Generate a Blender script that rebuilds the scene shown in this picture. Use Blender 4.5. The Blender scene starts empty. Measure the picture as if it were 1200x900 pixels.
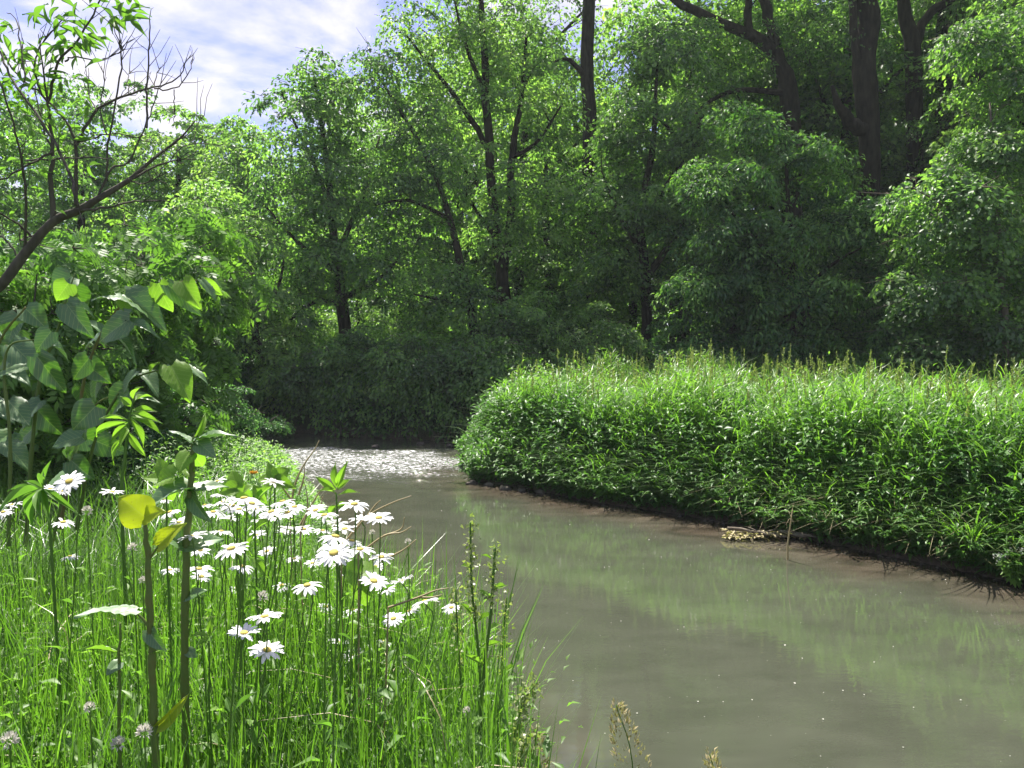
import bpy, math, random
import numpy as np
from mathutils import Vector, Matrix

R = math.radians
SC = bpy.context.scene
COL = SC.collection
random.seed(7)
rng = np.random.RandomState(11)

# ------------------------------------------------------------------ camera
CAM_Z = 2.1
FPX = 906.0
PITCH = math.atan(50 / FPX)
cam_d = bpy.data.cameras.new('camera')
cam_d.sensor_width = 36
cam_d.lens = 36 * FPX / 1200
cam_d.clip_start = 0.02
cam_d.clip_end = 2000
cam = bpy.data.objects.new('camera', cam_d)
COL.objects.link(cam)
cam.location = (0, 0, CAM_Z)
cam.rotation_euler = (math.pi / 2 - PITCH, 0, 0)
SC.camera = cam

# ------------------------------------------------------------------ light
SUN_EL, SUN_AZ = 62.0, -26.0         # azimuth measured from +Y (away from camera), negative = left
sd = Vector((math.sin(R(SUN_AZ)) * math.cos(R(SUN_EL)), math.cos(R(SUN_AZ)) * math.cos(R(SUN_EL)), math.sin(R(SUN_EL))))
sl = bpy.data.lights.new('sun', 'SUN')
sl.energy = 4.8
sl.angle = R(0.53)
sl.color = (1.0, 0.95, 0.86)
sun = bpy.data.objects.new('sun', sl)
COL.objects.link(sun)
sun.rotation_euler = sd.to_track_quat('Z', 'Y').to_euler()

world = bpy.data.worlds.new("World")
SC.world = world
world.use_nodes = True
wn = world.node_tree
wn.nodes.clear()
def N(nt, t, **k):
    n = nt.nodes.new(t)
    for a, b in k.items():
        setattr(n, a, b)
    return n
def lk(nt, a, b): nt.links.new(a, b)
wo = N(wn, 'ShaderNodeOutputWorld')
sky = N(wn, 'ShaderNodeTexSky')
sky.sky_type = 'NISHITA'
sky.sun_disc = False
sky.sun_elevation = R(SUN_EL)
sky.sun_rotation = R(SUN_AZ)
sky.air_density = 1.0
sky.dust_density = 0.6
sky.ozone_density = 1.5
b1 = N(wn, 'ShaderNodeBackground'); b1.inputs[1].default_value = 0.064
tint = N(wn, 'ShaderNodeMix', data_type='RGBA', blend_type='MULTIPLY'); tint.inputs[0].default_value = 1
tint.inputs[7].default_value = (0.94, 0.77, 1.0, 1)
lk(wn, sky.outputs[0], tint.inputs[6]); lk(wn, tint.outputs[2], b1.inputs[0])
b2 = N(wn, 'ShaderNodeBackground'); b2.inputs[0].default_value = (0.93, 0.90, 1.0, 1); b2.inputs[1].default_value = 0.40
tc = N(wn, 'ShaderNodeTexCoord')
sep = N(wn, 'ShaderNodeSeparateXYZ'); lk(wn, tc.outputs['Generated'], sep.inputs[0])
mx = N(wn, 'ShaderNodeMath', operation='MAXIMUM'); lk(wn, sep.outputs[2], mx.inputs[0]); mx.inputs[1].default_value = 0.06
ad = N(wn, 'ShaderNodeMath', operation='ADD'); lk(wn, mx.outputs[0], ad.inputs[0]); ad.inputs[1].default_value = 0.12
dx = N(wn, 'ShaderNodeMath', operation='DIVIDE'); lk(wn, sep.outputs[0], dx.inputs[0]); lk(wn, ad.outputs[0], dx.inputs[1])
dy = N(wn, 'ShaderNodeMath', operation='DIVIDE'); lk(wn, sep.outputs[1], dy.inputs[0]); lk(wn, ad.outputs[0], dy.inputs[1])
cmb = N(wn, 'ShaderNodeCombineXYZ'); lk(wn, dx.outputs[0], cmb.inputs[0]); lk(wn, dy.outputs[0], cmb.inputs[1])
cn = N(wn, 'ShaderNodeTexNoise'); cn.inputs['Scale'].default_value = 1.6; cn.inputs['Detail'].default_value = 8; cn.inputs['Roughness'].default_value = 0.58
cn.inputs['Distortion'].default_value = 0.3
lk(wn, cmb.outputs[0], cn.inputs['Vector'])
cr = N(wn, 'ShaderNodeValToRGB'); cr.color_ramp.elements[0].position = 0.47; cr.color_ramp.elements[1].position = 0.60
lk(wn, cn.outputs[0], cr.inputs[0])
ms = N(wn, 'ShaderNodeMixShader'); lk(wn, cr.outputs[0], ms.inputs[0]); lk(wn, b1.outputs[0], ms.inputs[1]); lk(wn, b2.outputs[0], ms.inputs[2])
lk(wn, ms.outputs[0], wo.inputs[0])

SC.view_settings.view_transform = 'Standard'
SC.view_settings.look = 'None'
SC.view_settings.gamma = 1
SC.view_settings.exposure = 1.55
SC.cycles.max_bounces = 6
SC.cycles.diffuse_bounces = 3
SC.cycles.glossy_bounces = 3
SC.cycles.transmission_bounces = 4
SC.cycles.sample_clamp_indirect = 6

# ------------------------------------------------------------------ helpers
cp, sp = math.cos(PITCH), math.sin(PITCH)
def P(px, py, Y):
    """world point seen at photo pixel (px,py) lying in the plane y=Y"""
    u = (px - 600) / FPX; v = (450 - py) / FPX
    d = Vector((u, cp + v * sp, -sp + v * cp))
    k = Y / d.y
    return Vector((d.x * k, Y, CAM_Z + d.z * k))
def Pa(*a): return np.array(P(*a))

def nrm(a):
    return a / np.maximum(np.linalg.norm(a, axis=-1, keepdims=True), 1e-9)

def link(name, me, parent=None, label=None, cat=None, group=None, kind=None):
    o = bpy.data.objects.new(name, me)
    COL.objects.link(o)
    if parent is not None: o.parent = parent
    tag(o, label, cat, group, kind)
    return o
def tag(o, label=None, cat=None, group=None, kind=None):
    if label: o['label'] = label
    if cat: o['category'] = cat
    if group: o['group'] = group
    if kind: o['kind'] = kind
    return o
def thing(name, label, cat, loc=(0, 0, 0), group=None):
    o = link(name, None, None, label, cat, group)
    o.location = loc
    o.empty_display_size = 0.1
    return o
def copy_tree(o, parent=None):
    c = o.copy(); COL.objects.link(c)
    if parent is not None: c.parent = parent
    for ch in list(o.children): copy_tree(ch, c)
    return c

class MB:
    """collects faces (tris/quads as arrays) with one tint per face"""
    def __init__(s): s.v = []; s.f3 = []; s.f4 = []; s.t3 = []; s.t4 = []; s.n = 0
    def add(s, v, f3=None, f4=None, tint=0.5):
        v = np.asarray(v, float).reshape(-1, 3)
        for F, L, T in ((f3, s.f3, s.t3), (f4, s.f4, s.t4)):
            if F is not None and len(F):
                F = np.asarray(F, int); L.append(F + s.n)
                T.append(np.broadcast_to(np.asarray(tint, float), (len(F),)) if np.ndim(tint) == 0 or len(tint) == len(F)
                         else np.repeat(tint, len(F) // len(tint)))
        s.v.append(v); s.n += len(v)
    def mesh(s, name, mat, smooth=False, origin=None):
        v = np.concatenate(s.v) if s.v else np.zeros((0, 3))
        if origin is not None: v = v - np.asarray(origin)
        me = bpy.data.meshes.new(name)
        f3 = np.concatenate(s.f3) if s.f3 else np.zeros((0, 3), int)
        f4 = np.concatenate(s.f4) if s.f4 else np.zeros((0, 4), int)
        t = np.concatenate([np.concatenate(s.t3) if s.t3 else np.zeros(0), np.concatenate(s.t4) if s.t4 else np.zeros(0)])
        me.vertices.add(len(v)); me.vertices.foreach_set('co', v.astype(np.float32).ravel())
        me.loops.add(f3.size + f4.size)
        me.loops.foreach_set('vertex_index', np.concatenate([f3.ravel(), f4.ravel()]).astype(np.int32))
        me.polygons.add(len(f3) + len(f4))
        st = np.concatenate([np.arange(len(f3)) * 3, f3.size + np.arange(len(f4)) * 4])
        me.polygons.foreach_set('loop_start', st.astype(np.int32))
        if smooth: me.polygons.foreach_set('use_smooth', np.ones(len(st), bool))
        me.update(calc_edges=True)
        a = me.attributes.new('tint', 'FLOAT', 'FACE'); a.data.foreach_set('value', t.astype(np.float32))
        if mat: me.materials.append(mat)
        return me
    def build(s, name, mat, parent=None, smooth=False, **k):
        origin = np.array(parent.location) if parent is not None and parent.parent is None and k.pop('rel', True) else None
        k.pop('rel', None)
        return link(name, s.mesh(name, mat, smooth, origin), parent, **k)

def frames(pts):
    t = np.zeros_like(pts); t[1:-1] = pts[2:] - pts[:-2]; t[0] = pts[1] - pts[0]; t[-1] = pts[-1] - pts[-2]
    t = nrm(t)
    ref = np.array([0.37, 0.81, 0.45]) if abs(t[0][2]) > 0.8 else np.array([0.0, 0.05, 1.0])
    a = nrm(np.cross(t, ref)); b = np.cross(t, a)
    return a, b
def tube(mb, pts, rad, sides=5, tint=0.5, cap=False):
    pts = np.asarray(pts, float); n = len(pts)
    rad = np.asarray(rad, float) * np.ones(n)
    a, b = frames(pts)
    th = np.arange(sides) * 2 * math.pi / sides
    ring = pts[:, None] + rad[:, None, None] * (np.cos(th)[None, :, None] * a[:, None] + np.sin(th)[None, :, None] * b[:, None])
    i = np.arange(n - 1)[:, None] * sides; j = np.arange(sides)[None]; j2 = (j + 1) % sides
    f = np.stack([i + j, i + j2, i + sides + j2, i + sides + j], -1).reshape(-1, 4)
    f3 = None
    v = ring.reshape(-1, 3)
    if cap:
        v = np.concatenate([v, pts[-1:]]); c = len(v) - 1; o = (n - 1) * sides
        f3 = np.array([[o + k, o + (k + 1) % sides, c] for k in range(sides)])
    mb.add(v, f3, f, tint)
def smooth_path(ctrl, n):
    """Catmull-Rom through control points (columns may include radius)"""
    c = np.asarray(ctrl, float)
    c = np.vstack([2 * c[0] - c[1], c, 2 * c[-1] - c[-2]])
    m = len(c) - 3
    out = []
    for s in np.linspace(0, m - 1e-6, n):
        k = int(s); u = s - k
        p0, p1, p2, p3 = c[k:k + 4]
        out.append(0.5 * ((2 * p1) + (-p0 + p2) * u + (2 * p0 - 5 * p1 + 4 * p2 - p3) * u * u + (-p0 + 3 * p1 - 3 * p2 + p3) * u ** 3))
    return np.array(out)

# templates: verts (x across, y along, z up), faces
def leaf_template(kind):
    if kind == 'kite':
        return np.array([[0, 0, 0], [-.5, .45, .12], [0, 1, -.12], [.5, .45, .12]]), np.array([[0, 3, 2], [0, 2, 1]]), None
    if kind == 'oval':       # 6 outline + midrib, gently curved
        v = np.array([[0, 0, 0], [-.42, .25, .08], [-.5, .52, .04], [0, 1, -.22], [.5, .52, .04], [.42, .25, .08], [0, .42, -.02]])
        return v, np.array([[0, 6, 1], [1, 6, 2], [2, 6, 3], [3, 6, 4], [4, 6, 5], [5, 6, 0]]), None
    if kind == 'lance':
        v = np.array([[0, 0, 0], [-.5, .3, .06], [-.38, .62, -.02], [0, 1, -.30], [.38, .62, -.02], [.5, .3, .06], [0, .32, 0], [0, .64, -.07]])
        return v, np.array([[0, 6, 1], [0, 5, 6], [2, 7, 3], [3, 7, 4]]), np.array([[1, 6, 7, 2], [6, 5, 4, 7]])
    if kind == 'pinnate':    # 7 drooping leaflets on a rachis (flat kites)
        V = []; F = []
        spec = [(0, .95, 0, .55)] + [(s, y, s, .5) for y in (.3, .55, .8) for s in (-1, 1)]
        for sx, y, s, ln in spec:
            d = np.array([s * .85, .5 if s else 1.0, -.35]); d = d / np.linalg.norm(d) * ln
            b = np.array([0, y, -.12 * y * y]); w = np.array([-d[1], d[0], 0]); w = w / np.linalg.norm(w) * .11
            k = len(V)
            V += [b, b + d * .45 + w + [0, 0, .03], b + d, b + d * .45 - w + [0, 0, .03]]
            F += [[k, k + 3, k + 2], [k, k + 2, k + 1]]
        return np.array(V), np.array(F), None
TPL = {k: leaf_template(k) for k in ('kite', 'oval', 'lance', 'pinnate')}
TPL['mid'] = (np.array([[0, 0, 0], [-.5, .4, .10], [0, .45, 0], [0, 1, -.25], [.5, .4, .10]]), np.array([[0, 2, 1], [1, 2, 3], [0, 4, 2], [4, 3, 2]]), None)
def scatter(mb, tpl, pos, d, n, L, W, tint):
    v, f3, f4 = TPL[tpl] if isinstance(tpl, str) else tpl
    pos = np.asarray(pos, float); m = len(pos)
    if not m: return
    d = nrm(d); x = nrm(np.cross(d, n)); n2 = np.cross(x, d)
    L = np.asarray(L) * np.ones(m); W = np.asarray(W) * np.ones(m)
    V = (pos[:, None] + v[None, :, 1:2] * (L[:, None] * d)[:, None] + v[None, :, 0:1] * (W[:, None] * x)[:, None]
         + v[None, :, 2:3] * (L[:, None] * n2)[:, None])
    off = np.arange(m)[:, None, None] * len(v)
    F3 = (f3[None] + off).reshape(-1, 3) if f3 is not None else None
    F4 = (f4[None] + off).reshape(-1, 4) if f4 is not None else None
    tint = np.asarray(tint) * np.ones(m)
    s0 = mb.n
    mb.v.append(V.reshape(-1, 3)); mb.n += V.shape[0] * V.shape[1]
    if F3 is not None: mb.f3.append(F3 + s0); mb.t3.append(np.repeat(tint, len(f3)))
    if F4 is not None: mb.f4.append(F4 + s0); mb.t4.append(np.repeat(tint, len(f4)))
def blades(mb, base, h, lean, az, w, tint, seg=3, curl=1.0):
    """grass blades: curved tapering strips"""
    m = len(base); h = h * np.ones(m); lean = lean * np.ones(m); w = w * np.ones(m)
    dirh = np.stack([np.cos(az), np.sin(az), np.zeros(m)], -1)
    side = np.stack([-np.sin(az), np.cos(az), np.zeros(m)], -1)
    # twist faces a little
    side = nrm(side + dirh * rng.uniform(-.5, .5, (m, 1)))
    rows = []
    for k in range(seg + 1):
        s = k / seg
        c = base + dirh * (h * lean * s ** (1 + curl))[:, None]
        c[:, 2] += h * (s - 0.38 * lean * s ** 2.4)
        wk = w * (0.6 + 0.5 * s) if s < .4 else w * (1.0 - ((s - .4) / .6) ** 1.6 * 0.97)
        rows += [c - side * (wk / 2)[:, None], c + side * (wk / 2)[:, None]]
    V = np.stack(rows, 1)
    f = np.array([[2 * k, 2 * k + 1, 2 * k + 3, 2 * k + 2] for k in range(seg)])
    F = (f[None] + (np.arange(m) * 2 * (seg + 1))[:, None, None]).reshape(-1, 4)
    tint = np.asarray(tint) * np.ones(m)
    mb.f4.append(F + mb.n); mb.t4.append(np.repeat(tint, seg)); mb.v.append(V.reshape(-1, 3)); mb.n += V.shape[0] * V.shape[1]

# wavy pseudo-noise from random sines
def wave_field(x, y, n, l0, l1, seed):
    r = np.random.RandomState(seed); z = np.zeros_like(x)
    for _ in range(n):
        lam = math.exp(r.uniform(math.log(l0), math.log(l1))); a = r.uniform(0, 2 * math.pi)
        z += np.sin((x * math.cos(a) + y * math.sin(a)) * 2 * math.pi / lam + r.uniform(0, 6.28)) * (lam / l1) ** .7
    return z / math.sqrt(n)

# ------------------------------------------------------------------ materials
def new_mat(name):
    m = bpy.data.materials.new(name); m.use_nodes = True; nt = m.node_tree; nt.nodes.clear()
    out = N(nt, 'ShaderNodeOutputMaterial'); return m, nt, out
def ramp(nt, fac, stops):
    r = N(nt, 'ShaderNodeValToRGB')
    while len(r.color_ramp.elements) < len(stops): r.color_ramp.elements.new(0.5)
    for e, (p, c) in zip(r.color_ramp.elements, stops): e.position = p; e.color = (*c, 1)
    lk(nt, fac, r.inputs[0]); return r
def leaf_mat(name, c0, c1, c2, trans=0.45, tgain=(1.42, 1.75, 0.60), gloss=0.04, rough=0.45, patch=0.35, veins=False):
    m, nt, out = new_mat(name)
    at = N(nt, 'ShaderNodeAttribute', attribute_name='tint')
    geo = N(nt, 'ShaderNodeNewGeometry')
    nz = N(nt, 'ShaderNodeTexNoise'); nz.inputs['Scale'].default_value = 0.7 if not veins else 60; nz.inputs['Detail'].default_value = 2
    lk(nt, geo.outputs['Position'], nz.inputs['Vector'])
    a = N(nt, 'ShaderNodeMath', operation='MULTIPLY_ADD'); lk(nt, nz.outputs[0], a.inputs[0]); a.inputs[1].default_value = patch * 2
    a.inputs[2].default_value = -patch
    b = N(nt, 'ShaderNodeMath', operation='ADD'); lk(nt, a.outputs[0], b.inputs[0]); lk(nt, at.outputs['Fac'], b.inputs[1])
    r = ramp(nt, b.outputs[0], [(0.0, c0), (0.5, c1), (1.0, c2)])
    if veins and 'stem' not in name:      # midrib and side veins, in the leaf's own coordinates
        def mth(op, a, b_=None, c_=None):
            n = N(nt, 'ShaderNodeMath', operation=op)
            for i, q in enumerate((a, b_, c_)):
                if q is None: continue
                if isinstance(q, (int, float)): n.inputs[i].default_value = q
                else: lk(nt, q, n.inputs[i])
            return n.outputs[0]
        tcn = N(nt, 'ShaderNodeTexCoord'); sxy = N(nt, 'ShaderNodeSeparateXYZ'); lk(nt, tcn.outputs['Object'], sxy.inputs[0])
        ax = mth('ABSOLUTE', sxy.outputs[0]); q = mth('MULTIPLY', mth('SUBTRACT', sxy.outputs[1], mth('MULTIPLY', ax, .75)), 7.0)
        side = mth('LESS_THAN', mth('ABSOLUTE', mth('SUBTRACT', mth('FRACT', q), .5)), .055)
        v = mth('MAXIMUM', side, mth('LESS_THAN', ax, .014))
        nzb_ = N(nt, 'ShaderNodeTexNoise'); nzb_.inputs['Scale'].default_value = 9; lk(nt, tcn.outputs['Object'], nzb_.inputs['Vector'])
        spot = mth('MULTIPLY', mth('GREATER_THAN', nzb_.outputs[0], .70), .55)
        m1 = N(nt, 'ShaderNodeMix', data_type='RGBA'); lk(nt, mth('MULTIPLY', v, .38), m1.inputs[0]); lk(nt, r.outputs[0], m1.inputs[6]); m1.inputs[7].default_value = (.30, .38, .14, 1)
        m2 = N(nt, 'ShaderNodeMix', data_type='RGBA'); lk(nt, spot, m2.inputs[0]); lk(nt, m1.outputs[2], m2.inputs[6]); m2.inputs[7].default_value = (.16, .12, .04, 1)
        class _R: outputs = [m2.outputs[2]]
        r = _R
    t = N(nt, 'ShaderNodeMix', data_type='RGBA', blend_type='MULTIPLY'); t.inputs[0].default_value = 1
    lk(nt, r.outputs[0], t.inputs[6]); t.inputs[7].default_value = (*tgain, 1)
    df = N(nt, 'ShaderNodeBsdfDiffuse'); lk(nt, r.outputs[0], df.inputs[0])
    tr = N(nt, 'ShaderNodeBsdfTranslucent'); lk(nt, t.outputs[2], tr.inputs[0])
    mx1 = N(nt, 'ShaderNodeMixShader'); mx1.inputs[0].default_value = trans
    lk(nt, df.outputs[0], mx1.inputs[1]); lk(nt, tr.outputs[0], mx1.inputs[2])
    gl = N(nt, 'ShaderNodeBsdfAnisotropic') if False else N(nt, 'ShaderNodeBsdfGlossy'); gl.inputs['Roughness'].default_value = rough
    gl.inputs[0].default_value = (1, 1, 1, 1)
    lw = N(nt, 'ShaderNodeLayerWeight'); lw.inputs[0].default_value = 0.25
    g = N(nt, 'ShaderNodeMath', operation='MULTIPLY_ADD'); lk(nt, lw.outputs['Fresnel'], g.inputs[0]); g.inputs[1].default_value = gloss * 2; g.inputs[2].default_value = gloss * .35
    mx2 = N(nt, 'ShaderNodeMixShader'); lk(nt, g.outputs[0], mx2.inputs[0]); lk(nt, mx1.outputs[0], mx2.inputs[1]); lk(nt, gl.outputs[0], mx2.inputs[2])
    lk(nt, mx2.outputs[0], out.inputs[0])
    return m
def bark_mat(name, c0, c1, scale=14, bump=0.6):
    m, nt, out = new_mat(name)
    tcn = N(nt, 'ShaderNodeTexCoord'); mp = N(nt, 'ShaderNodeMapping'); mp.inputs['Scale'].default_value = (scale, scale, scale * .22)
    lk(nt, tcn.outputs['Object'], mp.inputs[0])
    nz = N(nt, 'ShaderNodeTexNoise'); nz.inputs['Scale'].default_value = 1; nz.inputs['Detail'].default_value = 5; lk(nt, mp.outputs[0], nz.inputs['Vector'])
    r = ramp(nt, nz.outputs[0], [(0.3, c0), (0.7, c1)])
    bs = N(nt, 'ShaderNodeBsdfPrincipled'); bs.inputs['Roughness'].default_value = 0.95; bs.inputs['Specular IOR Level'].default_value = 0.12
    lk(nt, r.outputs[0], bs.inputs['Base Color'])
    bp = N(nt, 'ShaderNodeBump'); bp.inputs['Strength'].default_value = bump; bp.inputs['Distance'].default_value = 0.03
    lk(nt, nz.outputs[0], bp.inputs['Height']); lk(nt, bp.outputs[0], bs.inputs['Normal'])
    lk(nt, bs.outputs[0], out.inputs[0]); return m
def plain(name, c, rough=0.7, trans=None):
    m, nt, out = new_mat(name)
    nz = N(nt, 'ShaderNodeTexNoise'); nz.inputs['Scale'].default_value = 90; nz.inputs['Detail'].default_value = 3
    tcn = N(nt, 'ShaderNodeTexCoord'); lk(nt, tcn.outputs['Object'], nz.inputs['Vector'])
    r = ramp(nt, nz.outputs[0], [(0.3, tuple(x * .8 for x in c)), (0.7, tuple(min(1, x * 1.12) for x in c))])
    bs = N(nt, 'ShaderNodeBsdfPrincipled'); bs.inputs['Roughness'].default_value = rough; lk(nt, r.outputs[0], bs.inputs['Base Color'])
    if trans:
        tr = N(nt, 'ShaderNodeBsdfTranslucent'); lk(nt, r.outputs[0], tr.inputs[0])
        mm = N(nt, 'ShaderNodeMixShader'); mm.inputs[0].default_value = trans; lk(nt, bs.outputs[0], mm.inputs[1]); lk(nt, tr.outputs[0], mm.inputs[2])
        lk(nt, mm.outputs[0], out.inputs[0])
    else: lk(nt, bs.outputs[0], out.inputs[0])
    return m
M = {}
M['wood_leaf'] = leaf_mat('woodland_leaf', (.046, .095, .040), (.118, .220, .068), (.235, .362, .105), trans=.60, patch=.5, gloss=.06, tgain=(1.60, 1.90, .72))
M['dark_leaf'] = leaf_mat('shade_leaf', (.032, .082, .042), (.072, .165, .064), (.150, .280, .092), trans=.5, patch=.5, gloss=.06, tgain=(1.5, 1.8, .65))  # darker copy of the woodland leaf; shade of the undergrowth put into colour
M['pale_leaf'] = leaf_mat('pale_and_backlit_leaf', (.066, .130, .051), (.157, .262, .084), (.278, .388, .128), trans=.60, patch=.5, gloss=.06, tgain=(1.60, 1.90, .72))
M['drape_leaf'] = leaf_mat('drooping_leaf', (.036, .088, .038), (.090, .190, .060), (.230, .370, .105), trans=.5, patch=.5)
M['ash_leaf'] = leaf_mat('bright_compound_leaf', (.060, .125, .035), (.110, .210, .048), (.190, .310, .070), trans=.5)
M['knot_leaf'] = leaf_mat('broad_leaf', (.045, .105, .038), (.070, .145, .046), (.095, .185, .058), trans=.22, gloss=.13, rough=.42, veins=True, patch=.12, tgain=(1.6, 2.2, .4))
M['yellow_leaf'] = leaf_mat('yellowing_leaf', (.22, .30, .03), (.30, .38, .03), (.38, .46, .05), trans=.55, veins=True, patch=.15, tgain=(1.5, 1.5, .3))
M['lime_leaf'] = leaf_mat('fresh_and_backlit_leaf', (.10, .19, .03), (.15, .26, .04), (.20, .32, .05), trans=.55, veins=True, patch=.12)  # sun shining through some broad leaves is put into this lighter green
M['grass'] = leaf_mat('grass_blade', (.060, .125, .025), (.090, .180, .030), (.150, .250, .050), trans=.55, gloss=.04, rough=.45, patch=.2)
M['bank_grass'] = leaf_mat('reed_grass_blade', (.055, .125, .030), (.110, .210, .042), (.180, .300, .060), trans=.5, gloss=.03, rough=.5, patch=.35)
M['herb_leaf'] = leaf_mat('bank_herb_leaf', (.045, .110, .038), (.080, .170, .048), (.130, .250, .062), trans=.45, gloss=.05, rough=.4, patch=.35)
M['straw'] = leaf_mat('dry_straw', (.20, .16, .09), (.30, .25, .14), (.40, .34, .20), trans=.2)
M['seed'] = leaf_mat('green_seed', (.13, .17, .06), (.20, .24, .09), (.30, .32, .16), trans=.4)
M['stem'] = leaf_mat('green_stem', (.060, .125, .025), (.095, .180, .035), (.14, .23, .05), trans=.25)
M['knot_stem'] = leaf_mat('jointed_stem', (.085, .140, .035), (.120, .170, .045), (.16, .10, .04), trans=.15, veins=True)
M['bark'] = bark_mat('dark_bark', (.010, .009, .006), (.046, .040, .027), bump=1.0)
M['bark_pale'] = bark_mat('pale_bark', (.10, .085, .065), (.20, .17, .13))
M['bark_grey'] = bark_mat('grey_twig_bark', (.050, .047, .036), (.105, .098, .074), scale=40, bump=.3)
M['petal'] = plain('white_petal', (.80, .80, .80), .5, .35)
M['disc'] = plain('yellow_disc', (.42, .34, .06), .8)
M['clover'] = plain('clover_white', (.62, .60, .52), .8, .3)
M['fluff'] = plain('white_fluff', (.70, .70, .62), .9, .3)
M['stone'] = bark_mat('wet_stone', (.05, .045, .04), (.14, .12, .10), scale=20)
M['orange'] = plain('orange_floret', (.62, .34, .03), .7, .2)

# ------------------------------------------------------------------ terrain and water
WL = np.array([(.95, -6), (.95, 0), (.8, 1), (.65, 1.5), (.4, 2.2), (0, 3), (-.4, 3.8), (-.85, 4.75), (-1.3, 6.2), (-2.0, 8.6), (-3.3, 11.9),
               (-4.7, 14), (-6.3, 16.4), (-9, 17.5), (-14, 19), (-30, 22), (-30, 27), (-16, 23), (-10, 20.5), (-6, 18.4), (-3.8, 17.1), (-1, 16.1), (.8, 15.7),
               (1.0, 15.2), (0, 14.6), (-.7, 13.6), (-.85, 13.0), (-.5, 11.5), (.24, 10.9), (1.1, 10), (2.05, 9.3), (2.8, 8.46), (3.43, 7.77), (3.96, 7.18),
               (4.5, 6.5), (5.4, 5.2), (6.2, 3.5), (6.6, 0), (6.6, -6)], float)
def sdist(x, y):
    """signed distance to the waterline (positive = on land)"""
    x = np.asarray(x, float); y = np.asarray(y, float)
    best = np.full(x.shape, 1e9); ins = np.zeros(x.shape, bool)
    n = len(WL)
    for i in range(n):
        ax, ay = WL[i]; bx, by = WL[(i + 1) % n]
        dx_, dy_ = bx - ax, by - ay
        t = np.clip(((x - ax) * dx_ + (y - ay) * dy_) / (dx_ ** 2 + dy_ ** 2), 0, 1)
        best = np.minimum(best, np.hypot(x - ax - t * dx_, y - ay - t * dy_))
        c = ((ay > y) != (by > y))
        with np.errstate(divide='ignore', invalid='ignore'):
            xi = (bx - ax) * (y - ay) / (by - ay if by != ay else 1e-9) + ax
        ins ^= c & (x < xi)
    return np.where(ins, -best, best)
def sstep(a, b, x):
    t = np.clip((x - a) / (b - a), 0, 1); return t * t * (3 - 2 * t)
def ground_z(x, y):
    x = np.asarray(x, float); y = np.asarray(y, float)
    d = sdist(x, y)
    cx = np.interp(y, [-5, 2, 8, 12, 16, 20], [3, 2.2, .6, -2, -4, -8])
    left = sstep(.6, -.6, x - cx)
    T = .50 + left * (1.08 - .50) - left * .46 * sstep(1.9, 4.0, y)
    far = sstep(15, 17, y + .25 * np.minimum(x, 0) + 1.0)
    T = T * (1 - left * .30 * sstep(7, 12, y)) * (1 - far) + .75 * far
    w = np.where(left > .5, .6, .55)
    z = np.where(d > 0, T * sstep(-.05, 1, d / w) , -.5 * sstep(0, 1.4, -d) - .02)
    z += np.where(d > 0, sstep(0, 6, d) * (.035 * np.maximum(y - 17, 0)) * 1.0, 0)
    z = np.where(y > 90, np.minimum(z, 3.3), z); z = np.minimum(z, 3.4)
    z += np.where(d > .2, .035 * wave_field(x, y, 14, .35, 3, 5) + .15 * sstep(3, 10, d) * wave_field(x, y, 8, 4, 14, 6), 0)
    return z
def gz(x, y): return float(ground_z(np.array([x]), np.array([y]))[0])

def tensor_mesh(name, xs, ys, zf, mat, smooth=True, attrs=None):
    X, Y = np.meshgrid(xs, ys); Z = zf(X, Y)
    nx, ny = len(xs), len(ys)
    v = np.stack([X, Y, Z], -1).reshape(-1, 3)
    i = (np.arange(ny - 1)[:, None] * nx + np.arange(nx - 1)[None]).ravel()
    mb = MB(); mb.add(v, None, np.stack([i, i + 1, i + nx + 1, i + nx], -1))
    me = mb.mesh(name, mat, smooth)
    for k, f in (attrs or {}).items():
        a = me.attributes.new(k, 'FLOAT', 'POINT'); a.data.foreach_set('value', f(X, Y).ravel().astype(np.float32))
    return me
def seq(*parts):
    out = []
    for a, b, s in parts: out += list(np.arange(a, b - 1e-6, s))
    out.append(parts[-1][1]); return np.array(out)

m, nt, out = new_mat('soil_and_moss')
geo = N(nt, 'ShaderNodeNewGeometry'); sx = N(nt, 'ShaderNodeSeparateXYZ'); lk(nt, geo.outputs['Position'], sx.inputs[0])
nz = N(nt, 'ShaderNodeTexNoise'); nz.inputs['Scale'].default_value = 2.2; nz.inputs['Detail'].default_value = 6; lk(nt, geo.outputs['Position'], nz.inputs['Vector'])
nz2 = N(nt, 'ShaderNodeTexNoise'); nz2.inputs['Scale'].default_value = 25; nz2.inputs['Detail'].default_value = 5; lk(nt, geo.outputs['Position'], nz2.inputs['Vector'])
mud = ramp(nt, nz2.outputs[0], [(.3, (.055, .038, .026)), (.7, (.15, .105, .075))])
grn = ramp(nt, nz2.outputs[0], [(.3, (.025, .045, .015)), (.7, (.06, .085, .03))])
mr = N(nt, 'ShaderNodeMapRange'); mr.inputs[1].default_value = .12; mr.inputs[2].default_value = .38
ma = N(nt, 'ShaderNodeMath', operation='MULTIPLY_ADD'); lk(nt, nz.outputs[0], ma.inputs[0]); ma.inputs[1].default_value = .3; lk(nt, sx.outputs[2], ma.inputs[2])
lk(nt, ma.outputs[0], mr.inputs[0])
mm = N(nt, 'ShaderNodeMix', data_type='RGBA'); lk(nt, mr.outputs[0], mm.inputs[0]); lk(nt, mud.outputs[0], mm.inputs[6]); lk(nt, grn.outputs[0], mm.inputs[7])
bs = N(nt, 'ShaderNodeBsdfPrincipled'); bs.inputs['Roughness'].default_value = .85; lk(nt, mm.outputs[2], bs.inputs['Base Color'])
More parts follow.
